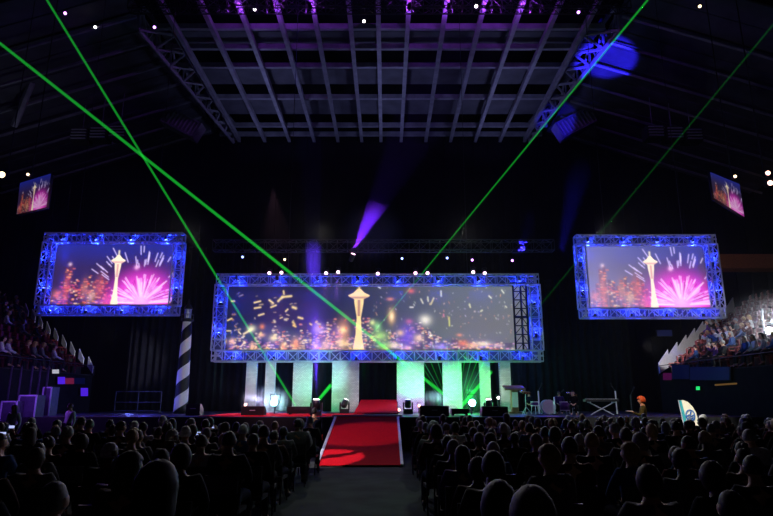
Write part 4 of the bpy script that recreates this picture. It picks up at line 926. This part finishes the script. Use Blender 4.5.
for sd in (-1, 1):
    nm = SIDE[sd]
    xr = lambda k: CX0 + sd * (14.95 + .85 * k)
    zr = lambda k: 3.05 + .46 * k
    yend = lambda k: 32 + .62 * k
    bs = MB()
    for k in range(NR):
        x0, x1 = xr(k), xr(k + 1)
        bs.box(((x0 + x1) / 2, (yend(k) + 17) / 2 - 1, zr(k) - .45), (abs(x1 - x0) + .02, yend(k) - 15, .9))
    struct('seating_tier', bs, M['concrete'], label='stepped concrete tier of the %s stand' % nm, cat='stand')
    w = MB(); w.box((CX0 + sd * 14.9, 23.6, 1.5), (.12, 16.8, 3.0)); struct('wall_stand', w, M['drape'], label='dark front wall under the %s stand' % nm, cat='wall')
    # rail along the front row
    t = thing('front_rail', (CX0 + sd * 14.8, 24, 3.05), 'thin metal handrail along the front row of the %s stand' % nm, 'railing')
    MB().bar((CX0 + sd * 14.8, 16, 3.5), (CX0 + sd * 14.8, 32, 3.5), .018, 6).build('hand_rail', M['darksteel'], t)
    for k in range(9): MB().bar((CX0 + sd * 14.8, 16 + 2 * k, 3.0), (CX0 + sd * 14.8, 16 + 2 * k, 3.5), .02, 5).build('rail_post', M['darksteel'], t)
    # pale stepped parapet at the stage end of the stand
    t = thing('stair_parapet', (xr(0), 32, 3.05), 'pale stepped parapet climbing the stage end of the %s stand' % nm, 'stair parapet')
    for k in range(NR - 1):
        a, b = V(xr(k), yend(k) + .15, zr(k)), V(xr(k + 1), yend(k + 1) + .15, zr(k + 1))
        hgt = .62 if sd > 0 else .42
        sh = 1.0 if sd > 0 else .55
        MB().slab([a + V(0, 0, .08), a.lerp(b, sh) + V(0, 0, .2 if sd < 0 else .0), a.lerp(b, sh) + V(0, 0, hgt + .3), a + V(0, 0, hgt)], (0, .08, 0)).build('parapet_panel', M['white'], t)
    bodyt = {}
    cand = []
    n_of = {}
    for k in range(NR):
        y = yend(k) - .45; j = 0
        while True:
            x = xr(k) + sd * .45; z = zr(k)
            px, py = proj((x, y, z + .8))
            if px < -6 or px > 779 or y < 16: break
            if j < 15:
                c = SEAT if not seat_used else copy_tree(SEAT); seat_used = True
                c.location = (x, y, z); c.rotation_euler.z = sd * PI / 2 - sd * .35
                tag(c, 'red seat in the %s stand, %s row up, %s from its stage-end parapet' % (nm, ORD[k], ORD[j]), 'seat', 'red seats of the %s stand' % nm)
                hp = proj((x, y, z + 1.15))
                if sd < 0 or hp[1] > 317 + max(0, 740 - hp[0]) * .12: cand.append((k, j, V(x, y, z), hp))
            y -= .60; j += 1
    used = set()
    if sd < 0:
        for qx, qy in PALE[-1]:
            k, j, p, hp = min((c for c in cand if (c[0], c[1]) not in used), key=lambda c: (c[3][0] - qx) ** 2 + (c[3][1] - qy) ** 2)
            used.add((k, j)); bodyt[(k, j)] = (p, rnd.choice(['white', 'grey', 'white']))
        for c in cand:
            if (c[0], c[1]) not in used and rnd.random() < .12: bodyt[(c[0], c[1])] = (c[2], rnd.choice(['maroon', 'charcoal', 'navy']))
    else:
        for k, j, p, hp in cand:
            if (p - at(769, 331, 25.5)).length < 1.9: continue
            pr = .85 if hp[0] > 712 else (.3 if hp[0] > 690 else .05)
            if rnd.random() < pr: bodyt[(k, j)] = (p, rnd.choice(['white', 'grey', 'white', 'charcoal', 'purple', 'maroon', 'blue']))
    for (k, j), (p, shc) in bodyt.items():
        o = link(bpy.data.objects.new('person', rnd.choice(MERG))); o.location = p; o.rotation_euler.z = sd * PI / 2 - sd * .35 + rnd.uniform(-.2, .2)
        hc = rnd.choice(['black', 'dark-brown', 'brown', 'grey', 'blond'])
        for si, m in ((0, M[rnd.choice(['skin', 'skin2'])]), (1, CM[shc]), (3, HM[hc])): o.material_slots[si].link = 'OBJECT'; o.material_slots[si].material = m
        tag(o, 'person in %s seated in the %s stand, %s row up, %s from its stage end' % (shc, nm, ORD[k], ORD[j]), 'person', 'spectators in the %s stand' % nm)
# lamps that light the stands
lamp('SPOT', (4, 18, 12), (1, .8, .85), 520, aim=(-18, 31, 5), angle=30, size=.2)
lamp('SPOT', at(120, 330, 29), (.95, .95, 1), 500, aim=(-17.5, 34.5, 4.6), angle=30, size=.1)
lamp('SPOT', at(640, 345, 27), (1, .95, .95), 2300, aim=(17, 34.2, 4.6), angle=24, size=.1)
g = at(769, 331, 25.5)
t = par_can('spotlight', g, g + V(-1.2, -2, -.1), 'glare', 'glaring white spotlight above the crowded lectern-side stand', s=1.7)
haze('smoke_puff', puff(g, (2.1, 1, 1.9)), .05, 'puff of haze glowing round the glaring spotlight of the lectern-side stand', ball=(g, (2.1, 1, 1.9)))
MB().bar(g + V(0, .3, -1.4), g + V(0, .3, 1), .05, 6).build('mast', M['darksteel'], t)
lamp('POINT', g + V(-.1, -.55, .5), (.9, .95, 1), 330, size=.15)
lamp('SPOT', (8, 22, 8.5), (.95, .95, 1), 1700, aim=(17.6, 30, 4.9), angle=30, blend=.7, size=.2)
# coloured ribbon boards and exit lamp under the lectern-side stand
rb1 = glow('blue_ribbon_picture', (10, 18, 60), .25); rb2 = glow('magenta_ribbon_picture', (90, 16, 70), .4); rb3 = glow('red_ribbon_picture', (120, 30, 60), .6); rb4 = glow('violet_ribbon_picture', (90, 40, 230), .6)
def atx(px, py, X):
    x, y, z = ray(px, py); t = X / x
    return V(X, y * t, EYE + z * t)
def board_w(x0, x1, y0, y1, X, m, label, nm='ribbon_board', cat='LED board'):
    r = [atx(x0, y0, X), atx(x1, y0, X), atx(x1, y1, X), atx(x0, y1, X)]; c = sum(r, V(0, 0, 0)) / 4; s = -1 if X > 0 else 1
    t = thing(nm, c, label, cat)
    MB().slab([v + (v - c) * .05 + V(-s * .015, 0, 0) for v in r], (-s * .1, 0, 0)).build('housing', M['black'], t)
    MB().slab(r, (-s * .014, 0, 0)).build('lit_face', m, t)
def board(x0, x1, y0, y1, Y, m, label, nm='ribbon_board', cat='LED board'):
    r = rect_at(x0, x1, y0, y1, Y); c = sum(r, V(0, 0, 0)) / 4
    t = thing(nm, c, label, cat)
    MB().slab([v + (v - c) * .04 + V(0, .02, 0) for v in r], (0, .12, 0)).build('housing', M['black'], t)
    MB().slab(r, (0, .015, 0)).build('lit_face', m, t)
    return t
board_w(672, 689, 365, 379, 14.15, rb1, 'small blue LED board at the corner of the lectern-side stand')
board_w(663, 671.5, 373, 380, 14.15, rb2, 'small magenta LED board at the lowest corner of the lectern-side stand')
board_w(690, 729, 367, 380, 14.15, rb1, 'long dim blue LED ribbon board under the lectern-side stand')
board(657, 672, 330, 336, 36, rb1, 'dim blue scoreboard strip beyond the lectern-side stand')
board_w(696, 699.5, 386.5, 390, 14.15, LENS['green'], 'green glowing exit lamp under the lectern-side stand', 'exit_lamp', 'exit light')
board_w(58, 65, 377, 384, -15.25, rb4, 'violet LED board under the lighthouse-side stand, nearest the wall', 'ribbon_board')
board_w(65, 74, 378, 384, -15.25, rb3, 'red LED board under the lighthouse-side stand, between violet and blue')
board_w(74, 85, 378, 384, -15.25, rb1, 'blue LED board under the lighthouse-side stand')
board_w(81, 88, 388, 396, -15.25, rb4, 'violet tilted monitor screen near the guard rail', 'monitor', 'monitor')
board_w(52.5, 59, 369.5, 373.5, -15.25, glow('white_sign_face', (190, 190, 185), .7), 'small white lit sign under the lighthouse-side stand', 'wall_sign', 'sign')
tag(MB().bar(at(715, 385, 25), at(752, 382.5, 25), .035, 6).build('hand_rail', glow('warm_rail_glow', (150, 110, 60), .35)), 'warm-lit handrail under the lectern-side stand', 'railing')  # warm light falling on the rail is put in as emission
# upper concourse ledge and small angled screens
a = rect_at(714, 790, 254, 268, 44); struct('trim_1', MB().slab([a[0], Vector((47.8, 44, a[0].z)), Vector((47.8, 44, a[2].z)), a[3]], (0, 1.5, 0)), M['brown'], label='brown concourse ledge high behind the lectern-side screen', cat='ledge')
lamp('SPOT', at(700, 300, 36), (1, .55, .3), 420, aim=a[0].lerp(a[2], .5), angle=28, size=.2)
def small_pic(): return side_picture(False)[::2, ::2]
SM = screen_mat('small_screen_picture', .55)
c = [at(20, 183, 31), at(51, 173.5, 29), at(46.5, 207, 29), at(16.5, 214.5, 31)]
screen_mesh('video_panel', c, small_pic(), SM, M['black'], 'small tilted video panel high on the lighthouse side', .15, (-.2, .95, .1), .3)
c = [at(710, 172, 30), at(739.5, 184, 31), at(744.5, 217, 31), at(714, 198, 30)]
screen_mesh('video_panel', c, small_pic(), SM, M['black'], 'small tilted video panel high on the lectern side', .15, (.2, .95, .1), .3)
for i, (px, py, le, s, lb) in enumerate(((4.5, 176, 'warm', 2.2, 'warm square lamp high on the lighthouse side, outermost'), (29, 175, 'warm', .8, 'dim warm lamp above the small tilted panel, lighthouse side'), (766, 174, 'amber', 1.6, 'reddish lamp high on the lectern side, upper of two'), (768, 184, 'amber', 1.8, 'reddish lamp high on the lectern side, lower of two'), (734, 177, 'warm', .9, 'dim warm lamp above the small tilted panel, lectern side'))):
    p = at(px, py, 33 if 'above the small' not in lb else 28); par_can('spotlight', p, p + V(-.1 if px > 300 else .1, -1, -.1), le, lb, s=s)
    o = MB().bar(p + V(0, .2, .1), p + V(0, .3, 12), .03, 5)
    tag(o.build('hanging_pole', M['darksteel']), 'thin pole holding the ' + lb, 'pole')
# violet-lit equipment at the lighthouse-side wall
for i, (x0, x1, y0, Y, lb) in enumerate(((1, 16, 401, 22.5, 'violet-lit equipment case at the edge of the lighthouse side'), (18, 35, 395, 23, 'tall violet-lit equipment case beside the person in white'), (41, 49, 387, 24.5, 'narrow upright violet-lit case'))):
    a, b = at(x0, 410, Y), at(x1, 410, Y); z = at(x0, y0, Y).z
    t = thing('equipment_case', ((a.x + b.x) / 2, Y + .3, 0), lb, 'equipment case')
    MB().box(((a.x + b.x) / 2, Y + .3, z / 2 + .05), (b.x - a.x, .6, z - .1)).build('case_body', M['case'], t)
    q = MB()
    for zz in (.12, z / 2, z - .02): q.box(((a.x + b.x) / 2, Y - .01, zz), (b.x - a.x + .02, .03, .05))
    for xx in (a.x, b.x): q.box((xx, Y - .01, z / 2 + .05), (.05, .03, z - .1))
    q.build('edge_trim', M['alu'], t)
    q = MB()
    for xx in (a.x + .08, b.x - .08): q.bar((xx - .02, Y + .3, .05), (xx + .02, Y + .3, .05), .05, 10)
    q.build('caster_wheel', M['black'], t)
lamp('POINT', at(22, 385, 21.6), (.28, .08, 1), 90, size=.15); lamp('POINT', at(45, 380, 23.6), (.28, .08, 1), 22, size=.1)
for i, px in enumerate((12, 22, 33, 41, 49)):
    a = at(px, 366, 24.5); tag(MB().bar((a.x, 24.5, 0), (a.x, 24.5, a.z), .04, 6).build('scaffold_pole', M['darksteel']), 'upright scaffold pole under the lighthouse-side stand, %s from the edge' % ORD[i], 'pole')
lamp('SPOT', (3, 23.5, 7), (.05, 1, .3), 260, aim=(.35, 10.5, 0), angle=11, blend=1, size=.2)  # unseen green spot added to tint the aisle floor
lamp('SPOT', (-5, 23.5, 7), (.3, .1, 1), 300, aim=(-1.6, 11, 0), angle=11, blend=1, size=.2)  # unseen violet spot added to tint the opposite aisle edge
lamp('POINT', (-2.5, 18.2, 2.0), (.35, .1, 1), 7, size=.1)  # small unseen lamp added to turn the usher's head violet
# faint back light on the crowd from the stage truss, added unseen aisle spot
for x in (-9, -3, 3.5, 10): lamp('SPOT', (x, 27.5, 9.6), (1, .97, .95), 850, aim=(x * 1.0, 9, .8), angle=58, blend=.6, size=.15)
lamp('SPOT', (-1.5, 12, 12), (.75, 1, .9), 330, aim=(-.7, 12.5, 0), angle=26, blend=.6, size=.3)
w = bpy.data.worlds.new('dark_hall'); sc.world = w; w.use_nodes = True
w.node_tree.nodes['Background'].inputs[0].default_value = (.35, .4, .6, 1); w.node_tree.nodes['Background'].inputs[1].default_value = .0007
sc.view_settings.view_transform = 'Standard'; sc.view_settings.look = 'None'; sc.view_settings.exposure = 0; sc.view_settings.gamma = 1
sc.view_settings.use_curve_mapping = False
sc.cycles.transparent_max_bounces = 64
sc.cycles.max_bounces = 5; sc.cycles.diffuse_bounces = 2; sc.cycles.volume_bounces = 0
sc.cycles.sample_clamp_indirect = 3
